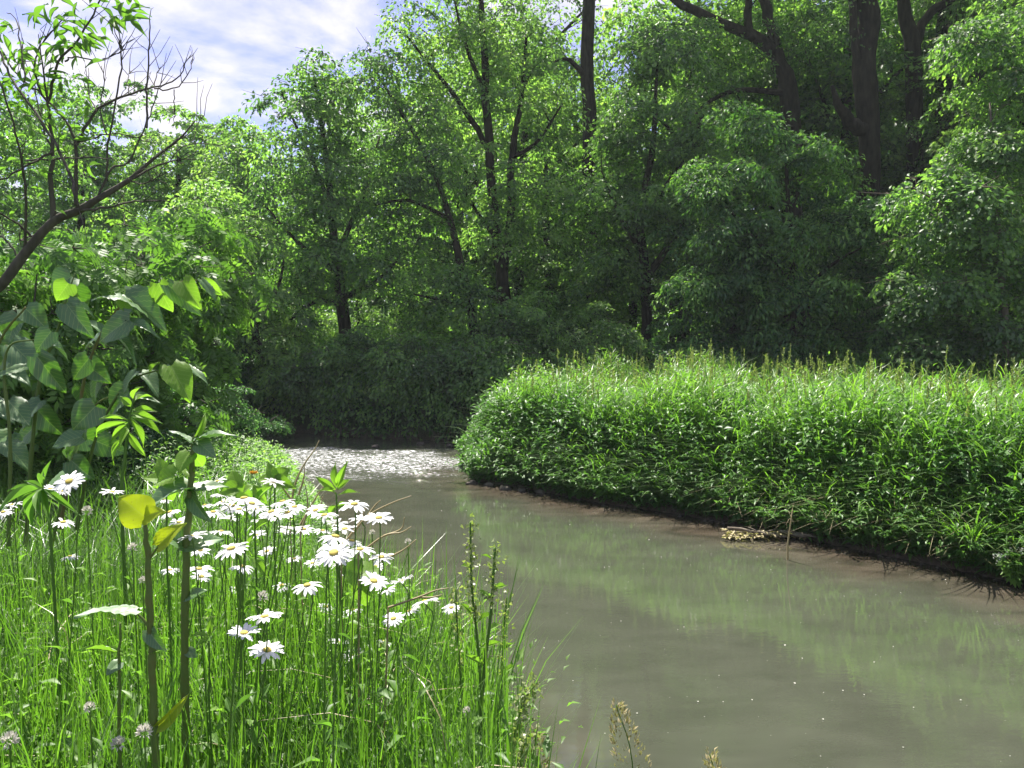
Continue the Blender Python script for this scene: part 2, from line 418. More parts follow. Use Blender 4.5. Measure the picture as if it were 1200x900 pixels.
bp = N(nt, 'ShaderNodeBump'); bp.inputs['Distance'].default_value = .05; lk(nt, nz2.outputs[0], bp.inputs['Height']); lk(nt, bp.outputs[0], bs.inputs['Normal'])
lk(nt, bs.outputs[0], out.inputs[0]); M['soil'] = m
link('ground', tensor_mesh('ground', seq((-400, -60, 40), (-60, -16, 3), (-16, -7, .5), (-7, 8, .13), (8, 16, .5), (16, 60, 3), (60, 400, 40)),
                           seq((-60, -6, 6), (-6, 0, .5), (0, 19, .13), (19, 32, .5), (32, 92, 3), (92, 600, 50)), ground_z, M['soil']), kind='structure')

def riff(x, y):
    """where the stream runs over the shallow riffle"""
    w = .6 * wave_field(x, y, 8, .6, 3, 21)
    band = sstep(9.9, 12.8, y + w - .12 * (x + 3)) * (1 - .72 * sstep(14.2, 15.6, y + .22 * (x + 3) + w))
    return np.clip(band, 0, 1)
def water_z(x, y):
    r = riff(x, y)
    z = .0006 * wave_field(x, y, 20, .3, 1.8, 31)
    z += r * (.016 * wave_field(x * .7, y * 1.5, 30, .09, .45, 32) + .020 * np.abs(wave_field(x * .8, y, 18, .3, 1.1, 33)))
    return z
m, nt, out = new_mat('murky_stream_water')
geo = N(nt, 'ShaderNodeNewGeometry')
aS = N(nt, 'ShaderNodeAttribute', attribute_name='shallow'); aR = N(nt, 'ShaderNodeAttribute', attribute_name='riffle')
nzb = N(nt, 'ShaderNodeTexNoise'); nzb.inputs['Scale'].default_value = 1.6; nzb.inputs['Detail'].default_value = 5; nzb.inputs['Distortion'].default_value = .6
mp = N(nt, 'ShaderNodeMapping'); mp.inputs['Scale'].default_value = (1, 2.2, 1); lk(nt, geo.outputs['Position'], mp.inputs[0]); lk(nt, mp.outputs[0], nzb.inputs['Vector'])
deep = ramp(nt, nzb.outputs[0], [(.3, (.044, .049, .034)), (.7, (.058, .063, .045))])
shal = ramp(nt, nzb.outputs[0], [(.38, (.030, .024, .017)), (.5, (.060, .047, .034)), (.65, (.095, .076, .057))])
mxw = N(nt, 'ShaderNodeMix', data_type='RGBA'); lk(nt, aS.outputs['Fac'], mxw.inputs[0]); lk(nt, deep.outputs[0], mxw.inputs[6]); lk(nt, shal.outputs[0], mxw.inputs[7])
fo = N(nt, 'ShaderNodeTexNoise'); fo.inputs['Scale'].default_value = 11; fo.inputs['Detail'].default_value = 10; fo.inputs['Roughness'].default_value = .85
lk(nt, mp.outputs[0], fo.inputs['Vector'])
fr = N(nt, 'ShaderNodeMapRange'); fr.inputs[1].default_value = .50; fr.inputs[2].default_value = .56; ft = N(nt, 'ShaderNodeMath', operation='MULTIPLY_ADD'); lk(nt, aR.outputs['Fac'], ft.inputs[0]); ft.inputs[1].default_value = .20; lk(nt, fo.outputs[0], ft.inputs[2]); ft2 = N(nt, 'ShaderNodeMath', operation='SUBTRACT'); lk(nt, ft.outputs[0], ft2.inputs[0]); ft2.inputs[1].default_value = .20; lk(nt, ft2.outputs[0], fr.inputs[0])
fm = N(nt, 'ShaderNodeMath', operation='MULTIPLY'); lk(nt, fr.outputs[0], fm.inputs[0]); lk(nt, aR.outputs['Fac'], fm.inputs[1])
fm2 = N(nt, 'ShaderNodeMath', operation='MULTIPLY'); lk(nt, fm.outputs[0], fm2.inputs[0]); fm2.inputs[1].default_value = .68
bs = N(nt, 'ShaderNodeBsdfPrincipled'); bs.inputs['Roughness'].default_value = .012; bs.inputs['IOR'].default_value = 1.6
lk(nt, mxw.outputs[2], bs.inputs['Base Color'])
n1 = N(nt, 'ShaderNodeTexNoise'); n1.inputs['Scale'].default_value = 9; n1.inputs['Detail'].default_value = 4; lk(nt, mp.outputs[0], n1.inputs['Vector'])
str1 = N(nt, 'ShaderNodeMath', operation='MULTIPLY_ADD'); lk(nt, aR.outputs['Fac'], str1.inputs[0]); str1.inputs[1].default_value = .05; str1.inputs[2].default_value = .0007
hm = N(nt, 'ShaderNodeMath', operation='MULTIPLY'); lk(nt, n1.outputs[0], hm.inputs[0]); lk(nt, str1.outputs[0], hm.inputs[1])
bp = N(nt, 'ShaderNodeBump'); bp.inputs['Strength'].default_value = 1; bp.inputs['Distance'].default_value = 1; lk(nt, hm.outputs[0], bp.inputs['Height'])
lk(nt, bp.outputs[0], bs.inputs['Normal'])
fd = N(nt, 'ShaderNodeBsdfDiffuse'); fd.inputs[0].default_value = (.75, .76, .78, 1)  # white flecks: riffle foam together with sun glints painted as diffuse colour
mw = N(nt, 'ShaderNodeMixShader'); lk(nt, fm2.outputs[0], mw.inputs[0]); lk(nt, bs.outputs[0], mw.inputs[1]); lk(nt, fd.outputs[0], mw.inputs[2])
lk(nt, mw.outputs[0], out.inputs[0]); M['water'] = m
def shallow(x, y):
    d = -sdist(x, y)
    cx = np.interp(y, [-5, 2, 8, 12, 16, 20], [3, 2.2, .6, -2, -4, -8])
    return np.where(x > cx, 1, .3) * sstep(1.3, .1, d + .25 * wave_field(x, y, 10, .5, 2.5, 41)) * (1 - .7 * riff(x, y))
link('stream_water', tensor_mesh('stream_water', seq((-30, -8, .6), (-8, .5, .045), (.5, 8, .12)), seq((-6, 3, .5), (3, 11, .09), (11, 17.6, .04), (17.6, 28, .3)),
                                 water_z, M['water'], attrs={'shallow': shallow, 'riffle': riff}), kind='structure')

# ------------------------------------------------------------------ trees
def clump_leaves(mb, centers, Rc, n, kind, L, W, crown_c, r, up=.42, droop=.45, flat=.35):
    m = len(centers)
    C = np.repeat(centers, n, 0); RR = np.repeat(Rc, n)
    outw = nrm(centers - crown_c + r.normal(0, .3, (m, 3))); outw[:, 2] = np.abs(outw[:, 2]) * .5 + 1.2
    nn = np.repeat(nrm(outw), n, 0)                       # clump plane normal
    a = nrm(np.cross(nn, np.tile([.3, .9, .1], (m * n, 1)))); b = np.cross(nn, a)
    rr = np.sqrt(r.rand(m * n)) * RR * r.uniform(.7, 1.15, m * n); th = r.rand(m * n) * 2 * math.pi
    rad = a * np.cos(th)[:, None] + b * np.sin(th)[:, None]
    pos = C + rad * rr[:, None] + nn * ((-.42 * rr ** 2 / RR) + r.normal(0, flat * .45, m * n) * RR)[:, None]
    d = rad * .9 + r.normal(0, .45, (m * n, 3)); d[:, 2] -= droop
    nl = nn + r.normal(0, up, (m * n, 3))
    s = r.uniform(.7, 1.25, m * n)
    tint = np.clip(np.repeat(r.uniform(.15, .75, m), n) + r.normal(0, .22, m * n), 0, 1)  # uneven tint by clump and leaf; sunlit highlights put into the bright end
    scatter(mb, kind, pos, d, nl, L * s, W * s, tint)

def make_tree(name, label, cat, trunk, limbs, crown, leaf='wood_leaf', kind='kite', L=.11, W=.068, nleaf=80, seed=1, bark='bark', group=None,
              Rc=(.28, .78), twig=.02, sides=8, droop=.45, branch_r=.035, flat=.24):
    """trunk/limbs: lists of (x,y,z,r) control points; crown: (cx,cy,cz,rx,ry,rz,count)"""
    r = np.random.RandomState(seed)
    if kind == 'kite' and not group: nleaf = int(nleaf * 1.45); crown = [c[:6] + (int(c[6] * .78),) for c in crown]
    base = np.array(trunk[0][:3], float)
    root = thing(name, label, cat, tuple(base), group)
    nodes = []; nrad = []
    def limb_obj(nm, ctrl, sd):
        c = smooth_path(ctrl, max(4, len(ctrl) * 3))
        c[1:-1, :3] += r.normal(0, .12, (len(c) - 2, 3)) * c[1:-1, 3:4]
        mb = MB(); tube(mb, c[:, :3], np.maximum(c[:, 3], .004), sd, cap=True)
        mb.build(nm, M[bark], root, smooth=True)
        for q in c: nodes.append(q[:3]); nrad.append(q[3])
    tr = [list(t) for t in trunk]
    limb_obj('trunk', tr, sides)
    for lb in limbs: limb_obj('limb', lb, max(5, sides - 2))
    br = MB(); cr_ = MB()
    for (cx, cy, cz, rx, ry, rz, cnt) in crown:
        u = nrm(r.normal(0, 1, (cnt, 3))); q = r.rand(cnt) ** .45
        lump = 1 + .22 * np.sin(u[:, 0] * 5 + seed) * np.cos(u[:, 2] * 6 + seed * 2)
        cs = np.array([cx, cy, cz]) + u * (q * lump)[:, None] * [rx, ry, rz]
        gzv = ground_z(cs[:, 0], cs[:, 1]); cs = cs[cs[:, 2] > gzv + .15]
        if not len(cs): continue
        arr = np.array(nodes)
        d0 = np.min(np.linalg.norm(cs[:, None] - arr[None], axis=2), 1)
        cs = cs[np.argsort(d0)]
        Rcs = r.uniform(Rc[0], Rc[1], len(cs))
        for c in cs:
            arr = np.array(nodes); dd = np.linalg.norm(arr - c, axis=1) + .9 * np.maximum(0, arr[:, 2] - c[2] + .2)
            k = int(np.argmin(dd)); s = arr[k]; dist = np.linalg.norm(c - s)
            mid = s * .5 + c * .5 + np.array([0, 0, .12 * dist]) + r.normal(0, .08 * dist, 3)
            r0 = min(nrad[k] * .75, max(twig * .5, branch_r * min(1, dist * .5)))
            tube(br, np.array([s, mid, c]), [r0, r0 * .7, max(.004, r0 * .4)], 4)
            nodes.append(mid); nrad.append(r0 * .7); nodes.append(c); nrad.append(max(.006, r0 * .45))
        # twigs radiating in the clump
        clump_leaves(cr_, cs, Rcs, nleaf, kind, L, W, np.array([cx, cy, cz]), r, droop=droop, flat=flat)
        for c, R_ in zip(cs, Rcs):
            for _ in range(3):
                e = c + r.normal(0, .5, 3) * R_ * [1, 1, .4]
                tube(br, np.array([c, e]), [.008, .003], 3)
    if br.n: br.build('branchwork', M[bark], root, kind='stuff')
    cr_.build('crown', M[leaf], root)
    return root

def PR(px, py, Y, rpx): p = P(px, py, Y); return (p.x, p.y, p.z, rpx * Y / FPX)
def E(px, py, Y, rpx, rpy, ry, n):     # crown ellipsoid from its place in the picture at depth Y
    p = P(px, py, Y); k = Y / FPX
    return (p.x, p.y, p.z, rpx * k, ry, rpy * k, n)
def G(px, Y, rpx, dz=-.1):
    x = (px - 600) / FPX * Y; return (x, Y, gz(x, Y) + dz, rpx * Y / FPX)

# --- trees one can tell apart, from left to right
make_tree('leaning_tree', 'small slender tree with a crooked leaning trunk over the left end of the riffle', 'tree',
          [G(318, 18.6, 6), PR(308, 430, 18.6, 5), PR(298, 385, 18.5, 4.5), PR(286, 350, 18.5, 4), PR(268, 310, 18.4, 3), PR(250, 260, 18.3, 2)],
          [[PR(286, 350, 18.5, 3), PR(262, 335, 18.2, 2), PR(238, 330, 18, 1)], [PR(298, 385, 18.5, 3), PR(325, 340, 18.6, 2), PR(335, 290, 18.8, 1)]],
          [E(255, 290, 18.3, 75, 75, 1.6, 75), E(300, 380, 18.4, 75, 45, 1.4, 40)], nleaf=85, seed=3, L=.12, leaf='pale_leaf')
make_tree('dark_trunked_tree', 'airy tree whose dark trunk rises behind the middle of the riffle, topped against open sky', 'tree',
          [G(412, 20, 9), PR(408, 430, 20, 8), PR(402, 360, 20, 7), PR(392, 290, 20, 5), PR(384, 200, 20, 3.5), PR(368, 90, 20, 1.5)],
          [[PR(402, 358, 20, 4), PR(372, 352, 19.6, 3), PR(335, 378, 19.2, 1.5)], [PR(396, 320, 20, 4), PR(350, 285, 19.8, 2.5), PR(310, 240, 19.6, 1)],
           [PR(394, 300, 20, 4), PR(425, 230, 20.2, 2.5), PR(445, 160, 20.4, 1.2)], [PR(388, 240, 20, 3), PR(362, 180, 20, 2), PR(330, 110, 20, 1)],
           [PR(400, 350, 20, 4), PR(440, 330, 19.8, 2.5), PR(470, 300, 19.6, 1)]],
          [E(368, 190, 20, 78, 110, 1.9, 120), E(360, 320, 19.6, 85, 60, 1.6, 70), E(440, 300, 20, 60, 60, 1.5, 40), E(370, 95, 20, 40, 40, 1, 22)], nleaf=70, seed=5, L=.13)
make_tree('slanting_tree', 'thin tree slanting up to the left just left of the twin-stemmed tree', 'tree',
          [G(566, 19.2, 7), PR(560, 420, 19.2, 6), PR(552, 360, 19.2, 5.5), PR(535, 290, 19.3, 4.5), PR(512, 210, 19.5, 3), PR(470, 130, 19.8, 2), PR(430, 70, 20, 1)],
          [[PR(552, 360, 19.2, 4), PR(520, 352, 18.9, 2.5), PR(485, 345, 18.7, 1)], [PR(524, 255, 19.4, 3), PR(480, 235, 19.2, 2), PR(440, 240, 19, 1)]],
          [E(480, 210, 19.4, 80, 90, 1.7, 85), E(440, 90, 19.8, 38, 50, 1, 26), E(520, 350, 19, 75, 55, 1.5, 65)], nleaf=75, seed=8, leaf='wood_leaf')
make_tree('twin_stemmed_tree', 'tall airy tree with two upright stems forking low, in the middle of the far bank', 'tree',
          [G(597, 21, 10), PR(594, 420, 21, 9), PR(590, 335, 21, 8), PR(584, 290, 21, 6.5), PR(576, 210, 21, 5.5), PR(571, 130, 21, 5), PR(566, 40, 21, 4), PR(560, -40, 21, 2.5)],
          [[PR(590, 330, 21, 5.5), PR(598, 250, 21, 5), PR(600, 180, 21, 4.5), PR(610, 120, 21.1, 3), PR(618, 30, 21.2, 1.5)],
           [PR(575, 180, 21, 4), PR(545, 130, 20.8, 3.5), PR(515, 90, 20.6, 2.5), PR(475, 40, 20.4, 1.2)],
           [PR(570, 110, 21, 3.5), PR(548, 60, 20.8, 2.5), PR(530, -10, 20.6, 1)],
           [PR(599, 185, 21, 3), PR(630, 165, 20.8, 2), PR(660, 120, 20.6, 1)],
           [PR(582, 280, 21, 3), PR(560, 250, 20.7, 2), PR(540, 215, 20.4, 1)]],
          [E(545, 30, 21, 95, 90, 2.2, 70), E(600, 80, 21, 80, 90, 2.2, 60), E(600, 250, 20.6, 80, 80, 1.6, 60), E(560, -70, 21, 110, 60, 2.4, 50), E(520, 130, 20.8, 60, 70, 1.5, 35), E(480, 50, 20.5, 40, 50, 1.2, 24)],
          nleaf=62, seed=12, L=.12, leaf='pale_leaf', branch_r=.045)
make_tree('straight_tree', 'tall tree with a thick straight bare trunk, right of the twin-stemmed tree', 'tree',
          [G(697, 25, 9), PR(694, 400, 25, 8.5), PR(691, 250, 25, 8), PR(690, 130, 25, 8), PR(689, 20, 25, 7.5), PR(688, -120, 25, 6), PR(690, -260, 25, 3)],
          [[PR(689, 95, 25, 3.5), PR(668, 70, 24.6, 2.5), PR(650, 72, 24.2, 1.2)], [PR(689, -20, 25, 5), PR(730, -70, 24.6, 3), PR(780, -100, 24, 1.5)],
           [PR(689, -60, 25, 5), PR(650, -110, 24.6, 3), PR(600, -150, 24, 1.5)]],
          [E(690, -180, 25, 190, 130, 4.2, 120), E(640, 150, 25.5, 50, 60, 2, 20), E(645, 30, 25.5, 50, 60, 2, 24), E(700, 330, 24.6, 60, 90, 1.5, 50)], nleaf=75, seed=15, leaf='wood_leaf', sides=10)
make_tree('thick_crowned_tree', 'densely leafed tree with a short dark trunk showing above the pale bush', 'tree',
          [G(760, 20.5, 8), PR(758, 410, 20.5, 6.5), PR(757, 330, 20.5, 6), PR(750, 260, 20.6, 5), PR(765, 170, 20.8, 3.5), PR(770, 80, 21, 1.5)],
          [[PR(757, 325, 20.5, 5), PR(790, 280, 20.3, 3.5), PR(820, 230, 20, 1.5)], [PR(756, 300, 20.5, 4), PR(725, 250, 20.3, 2.5), PR(705, 200, 20, 1)],
           [PR(752, 255, 20.6, 4), PR(800, 190, 20.5, 2.5), PR(830, 120, 20.5, 1)]],
          [E(775, 70, 21, 60, 42, 1.6, 44), E(735, 150, 20.7, 58, 42, 1.5, 42), E(815, 160, 20.6, 62, 40, 1.5, 42), E(725, 240, 20.3, 66, 38, 1.5, 42), E(790, 250, 20.2, 66, 36, 1.5, 42), E(835, 320, 20.1, 58, 40, 1.3, 34), E(720, 320, 20.4, 58, 34, 1.3, 30)], nleaf=85, seed=19, L=.13, leaf='wood_leaf')
make_tree('forked_tree', 'great tree whose thick forked limb arches up to the left at the top', 'tree',
          [G(938, 23.5, 15), PR(935, 400, 23.5, 13), PR(930, 250, 23.5, 12), PR(925, 130, 23.5, 11), PR(914, 76, 23.5, 9), PR(890, 46, 23.4, 7), PR(850, 30, 23.2, 5.5), PR(805, 8, 23, 5), PR(760, -20, 22.8, 3.5), PR(700, -40, 22.5, 1.5)],
          [[PR(914, 76, 23.5, 7.5), PR(905, 40, 23.5, 6.5), PR(893, -10, 23.5, 5.5), PR(880, -100, 23.6, 3)],
           [PR(880, 44, 23.3, 5), PR(876, 15, 23.3, 4.5), PR(880, -20, 23.2, 3.5)],
           [PR(925, 110, 23.5, 4), PR(870, 105, 23.1, 3), PR(830, 120, 22.9, 2), PR(800, 150, 22.6, 1)]],
          [E(850, -90, 23.4, 200, 110, 4, 140), E(820, 70, 23.6, 100, 45, 2, 40), E(930, 30, 24.5, 60, 60, 1.6, 30)], nleaf=80, seed=23, sides=10)
make_tree('drooping_maple', 'bright drooping young tree in front of the great forked tree, above the tall bank grass', 'tree',
          [G(928, 17.6, 6), PR(930, 420, 17.6, 4.5), PR(930, 340, 17.6, 4), PR(925, 260, 17.6, 3), PR(920, 170, 17.6, 1.5)],
          [[PR(930, 330, 17.6, 3), PR(885, 280, 17.2, 2), PR(850, 240, 17, 1)], [PR(930, 350, 17.6, 3), PR(975, 310, 17.3, 2), PR(1010, 290, 17, 1)]],
          [E(850, 215, 17.2, 62, 34, 1.1, 42), E(940, 190, 17.8, 66, 34, 1.1, 42), E(890, 275, 17.1, 85, 30, 1.3, 52), E(985, 265, 17.5, 60, 32, 1.0, 36), E(840, 335, 17.2, 66, 28, 1.0, 34), E(935, 345, 17.0, 90, 28, 1.2, 46), E(900, 400, 17.0, 110, 22, 1.2, 40), E(880, 140, 17.8, 46, 26, .9, 20)], nleaf=100, seed=29, kind='mid', L=.12, W=.050, leaf='drape_leaf', droop=.55, Rc=(.25, .75), flat=.16)
make_tree('big_oak', 'massive dark tree with the broadest trunk, forking near the top right', 'tree',
          [G(1020, 21.5, 19), PR(1018, 380, 21.5, 13), PR(1019, 240, 21.5, 11), PR(1019, 160, 21.5, 11.5), PR(1014, 100, 21.5, 13), PR(1016, 40, 21.5, 12), PR(1019, -20, 21.5, 11), PR(1024, -150, 21.5, 7)],
          [[PR(1010, 90, 21.5, 6), PR(1003, 60, 21.4, 4.5), PR(1000, 20, 21.4, 4.5), PR(996, -40, 21.3, 3.5)],
           [PR(1016, 152, 21.5, 8), PR(998, 145, 21.3, 8), PR(984, 125, 21.1, 5), PR(975, 100, 21, 2)],
           [PR(1019, -60, 21.5, 7), PR(1070, -120, 21.2, 5), PR(1140, -160, 21, 2)]],
          [E(1030, -150, 21.5, 230, 130, 4.4, 150), E(980, 30, 22.6, 45, 60, 1.5, 26), E(1000, 290, 20.6, 70, 90, 1.5, 70)], nleaf=80, seed=31, sides=12, leaf='wood_leaf')
make_tree('rear_oak', 'dark tree behind and right of the massive one, its limb bending right at the top', 'tree',
          [G(1075, 24, 12), PR(1074, 300, 24, 9), PR(1072, 150, 24, 9), PR(1071, 60, 24, 9), PR(1060, 10, 24, 7), PR(1050, -60, 24, 5)],
          [[PR(1071, 55, 24, 6), PR(1085, 22, 24, 5), PR(1105, 5, 24, 5), PR(1140, -10, 23.8, 3)]],
          [E(1090, -100, 24, 150, 90, 3, 80), E(1110, 200, 24, 90, 120, 2, 80)], nleaf=75, seed=37, sides=10)
make_tree('slim_rear_tree', 'slimmer trunk just right of the bent dark limb in the top right', 'tree',
          [G(1108, 26, 9), PR(1107, 200, 26, 8), PR(1104, 70, 26, 8), PR(1106, -20, 26, 6), PR(1110, -150, 26, 4)],
          [], [E(1150, -60, 26, 140, 110, 3, 80)], nleaf=75, seed=41)
make_tree('layered_maple', 'broad layered tree with flat leafy sprays at the right edge, on a thin pale stem', 'tree',
          [G(1180, 15.2, 5), PR(1178, 380, 15.2, 4), PR(1174, 330, 15.2, 3.5), PR(1172, 290, 15.2, 3), PR(1165, 200, 15.3, 2), PR(1160, 120, 15.4, 1)],
          [[PR(1174, 305, 15.2, 3), PR(1195, 305, 15.1, 2), PR(1230, 300, 15, 1)], [PR(1172, 290, 15.2, 2.5), PR(1120, 250, 14.9, 1.6), PR(1070, 220, 14.7, .8)]],
          [E(1110, 225, 15.0, 75, 22, 1.3, 34), E(1180, 180, 15.4, 95, 26, 1.4, 44), E(1130, 275, 15.2, 100, 22, 1.4, 46), E(1190, 325, 15.2, 90, 24, 1.3, 40), E(1095, 335, 15.0, 66, 20, 1.1, 26), E(1205, 110, 15.6, 80, 30, 1.4, 34), E(1170, 50, 15.8, 70, 28, 1.3, 26), E(1120, 390, 15.4, 95, 22, 1.2, 32)], nleaf=80, seed=43, L=.11, W=.07, leaf='wood_leaf', bark='bark_pale', flat=.15, Rc=(.4, .7))
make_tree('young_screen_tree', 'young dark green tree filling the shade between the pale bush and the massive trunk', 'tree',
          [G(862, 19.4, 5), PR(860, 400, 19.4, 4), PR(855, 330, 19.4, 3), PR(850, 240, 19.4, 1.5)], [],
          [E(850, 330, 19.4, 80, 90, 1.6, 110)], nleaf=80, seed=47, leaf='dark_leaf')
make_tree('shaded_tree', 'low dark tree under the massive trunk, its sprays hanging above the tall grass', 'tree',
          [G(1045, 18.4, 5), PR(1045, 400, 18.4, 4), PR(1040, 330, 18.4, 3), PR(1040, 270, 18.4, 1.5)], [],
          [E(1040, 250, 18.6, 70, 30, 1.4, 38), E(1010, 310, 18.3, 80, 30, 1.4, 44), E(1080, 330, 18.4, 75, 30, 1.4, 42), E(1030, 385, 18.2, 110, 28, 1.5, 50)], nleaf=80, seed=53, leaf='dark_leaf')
make_tree('mid_gap_tree', 'leafy tree behind the gap between the two-stemmed tree and the straight bare trunk', 'tree',
          [G(648, 22.5, 6), PR(646, 380, 22.5, 5), PR(640, 280, 22.5, 4), PR(640, 180, 22.5, 2)], [],
          [E(640, 262, 22.5, 85, 88, 1.8, 110), E(665, 350, 21.6, 80, 60, 1.5, 60)], nleaf=78, seed=59)
make_tree('rounded_tree', 'rounded light green tree low on the left skyline behind the bare branches', 'tree',
          [G(205, 27, 7), PR(205, 350, 27, 5), PR(208, 250, 27, 4), PR(210, 160, 27, 2)], [],
          [E(215, 190, 27, 75, 75, 2.2, 110), E(190, 290, 26, 100, 60, 2, 90)], nleaf=80, seed=61, leaf='pale_leaf', L=.15, W=.09)
make_tree('left_skyline_tree', 'bushy tree on the left skyline between the rounded one and the picture edge', 'tree',
          [G(90, 24, 7), PR(92, 350, 24, 5), PR(95, 250, 24, 4), PR(100, 170, 24, 2)], [],
          [E(95, 175, 24, 95, 85, 2, 120), E(60, 290, 23, 120, 60, 2, 90)], nleaf=78, seed=67, leaf='wood_leaf', L=.14, W=.085)
make_tree('far_left_tree', 'bushy tree rising at the left picture edge behind the bare branches', 'tree',
          [G(-20, 20, 7), PR(-20, 350, 20, 5), PR(-15, 220, 20, 3)], [],
          [E(0, 190, 20, 95, 95, 2, 120)], nleaf=78, seed=71, leaf='wood_leaf')
make_tree('saddle_tree', 'low tree filling the dip of the skyline left of the airy dark-trunked tree', 'tree',
          [G(292, 25, 6), PR(290, 330, 25, 4), PR(290, 200, 25, 2)], [],
          [E(290, 215, 25, 70, 75, 1.9, 100), E(330, 300, 24, 90, 60, 1.8, 80)], nleaf=80, seed=73, leaf='pale_leaf', L=.14, W=.085)

# --- trees deep in the wood (prototypes at the origin, copied)
def proto(seed, h, rad, leaf, n, nleaf):
    x = 200 + seed
    b = gz(x, 60)
    t = make_tree('forest_tree', 'tree standing deep in the wood behind the front row', 'tree',
                  [(x, 60, b - .2, .24), (x + .1, 60, b + h * .3, .2), (x - .1, 60.1, b + h * .6, .13), (x, 60, b + h * .95, .05)],
                  [[(x, 60, b + h * (.3 + .1 * k), .09), (x + math.cos(k * 2.1) * rad * .45, 60 + math.sin(k * 2.1) * rad * .45, b + h * (.42 + .1 * k), .06),
                    (x + math.cos(k * 2.1) * rad * .85, 60 + math.sin(k * 2.1) * rad * .85, b + h * (.5 + .1 * k), .02)] for k in range(5)],
                  [(x, 60, b + h * .66, rad, rad, h * .34, n), (x, 60, b + h * .32, rad * .85, rad * .85, h * .24, n // 2)],
                  nleaf=nleaf, seed=seed, leaf=leaf, L=.18, W=.11, Rc=(.5, .85), group='trees deep in the wood')
    return t
protos = [proto(81, 15, 3.6, 'pale_leaf', 150, 80), proto(83, 13, 3.2, 'wood_leaf', 140, 80), proto(87, 16, 3.8, 'pale_leaf', 170, 80)]  # pale leaves on two of these put the backlit canopy's brightness into colour
rt = np.random.RandomState(5)
spots = []
for (px, Y, s) in [(470, 27, .75), (540, 30, .85), (610, 28, .9), (670, 31, .82), (740, 29, .74), (800, 27, 1.0), (860, 30, 1.05), (920, 28, 1.1), (985, 27, 1.05), (1050, 30, 1.1),
                   (1120, 28, 1.1), (1180, 26, 1.1), (1240, 24, 1.1), (500, 36, .9), (580, 38, 1.0), (650, 40, .95), (720, 37, .88), (790, 41, 1.2), (870, 38, 1.2), (950, 40, 1.2), (1030, 38, 1.2),
                   (1110, 41, 1.25), (1190, 37, 1.2), (1270, 33, 1.2), (1330, 26, 1.1), (1300, 20, 1.0), (420, 33, .72), (360, 36, .72), (290, 38, .66), (220, 40, .62), (150, 36, .62), (70, 38, .62), (0, 34, .60), (-70, 30, .65), (-130, 24, .6),
                   (1250, 17, .75)]:
    spots.append(((px - 600) / FPX * Y, Y, s))
for k, (x, y, s) in enumerate(spots):
    src = protos[k % 3]
    o = src if k < 3 else copy_tree(src)
    o.location = (x, y, gz(x, y) - .1); s2 = s * rt.uniform(.93, 1.07)
    o.scale = (s2 * 1.05, s2 * 1.05, s2); o.rotation_euler = (0, 0, rt.uniform(0, 6.28))

# --- shrubs
def make_bush(name, label, px, Y, w, h, seed, leaf, kind='kite', L=.09, W=.055, n=70, nleaf=80, py=None, depth=None, Rc=(.25, .45), stems=5, group=None, droop=.45):
    x = (px - 600) / FPX * Y; g = gz(x, Y); r = np.random.RandomState(seed)
    dep = depth or w * .8
    tr = [(x, Y, g - .1, .03), (x + .03, Y, g + h * .3, .025), (x, Y, g + h * .7, .012)]
    limbs = []
    for k in range(stems):
        a = r.uniform(0, 6.28); q = r.uniform(.4, .8)
        limbs.append([(x, Y, g, .02), (x + math.cos(a) * w * q * .4, Y + math.sin(a) * dep * q * .4, g + h * .4, .014), (x + math.cos(a) * w * q, Y + math.sin(a) * dep * q, g + h * .75, .006)])
    return make_tree(name, label, 'shrub', tr, limbs, [(x, Y, g + h * .52, w, dep, h * .5, n)], leaf=leaf, kind=kind, L=L, W=W, nleaf=nleaf, seed=seed, Rc=Rc, bark='bark_grey', sides=5, branch_r=.015, group=group, droop=droop)
B = make_bush
B('dark_bank_shrub', 'dark shrub at the left end of the far bank under the leaning tree', 285, 18.9, 1.2, 2.0, 101, 'dark_leaf', n=80)
B('dark_bank_shrub', 'shrub hanging over the far water just left of the dark trunk', 350, 18.2, 1.2, 1.5, 103, 'wood_leaf', n=85)
B('dark_bank_shrub', 'darkest shrub at the foot of the dark-trunked tree', 418, 17.9, 1.3, 1.7, 107, 'wood_leaf', n=80, nleaf=95)
B('dark_bank_shrub', 'wide shrub hanging over the far end of the riffle below the slanting tree', 490, 17.3, 1.4, 1.7, 109, 'wood_leaf', n=90, Rc=(.25, .6))
B('dark_bank_shrub', 'shrub in shadow at the foot of the twin-stemmed tree, above the grassy tip', 560, 17.2, 1.3, 1.6, 113, 'wood_leaf', n=85, Rc=(.25, .55))
B('tall_bank_shrub', 'taller dull green shrub between the slanting tree and the pale bush', 610, 18.6, 1.6, 2.6, 127, 'wood_leaf', n=100, L=.11, Rc=(.3, .65))
B('pale_bush', 'rounded pale green bush above the grass tip in front of the short dark trunk', 700, 17.6, 1.3, 2.1, 131, 'pale_leaf', n=110, L=.075, W=.045)
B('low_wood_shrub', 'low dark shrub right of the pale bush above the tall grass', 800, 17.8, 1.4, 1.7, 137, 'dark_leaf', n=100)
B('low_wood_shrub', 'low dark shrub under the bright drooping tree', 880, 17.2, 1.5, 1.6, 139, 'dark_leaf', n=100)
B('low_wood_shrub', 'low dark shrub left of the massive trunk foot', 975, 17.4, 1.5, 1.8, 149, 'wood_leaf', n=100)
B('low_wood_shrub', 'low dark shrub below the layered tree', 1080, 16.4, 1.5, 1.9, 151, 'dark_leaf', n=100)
B('low_wood_shrub', 'low shrub at the right edge by the thin pale stem', 1190, 15.6, 1.3, 1.8, 157, 'wood_leaf', n=90)
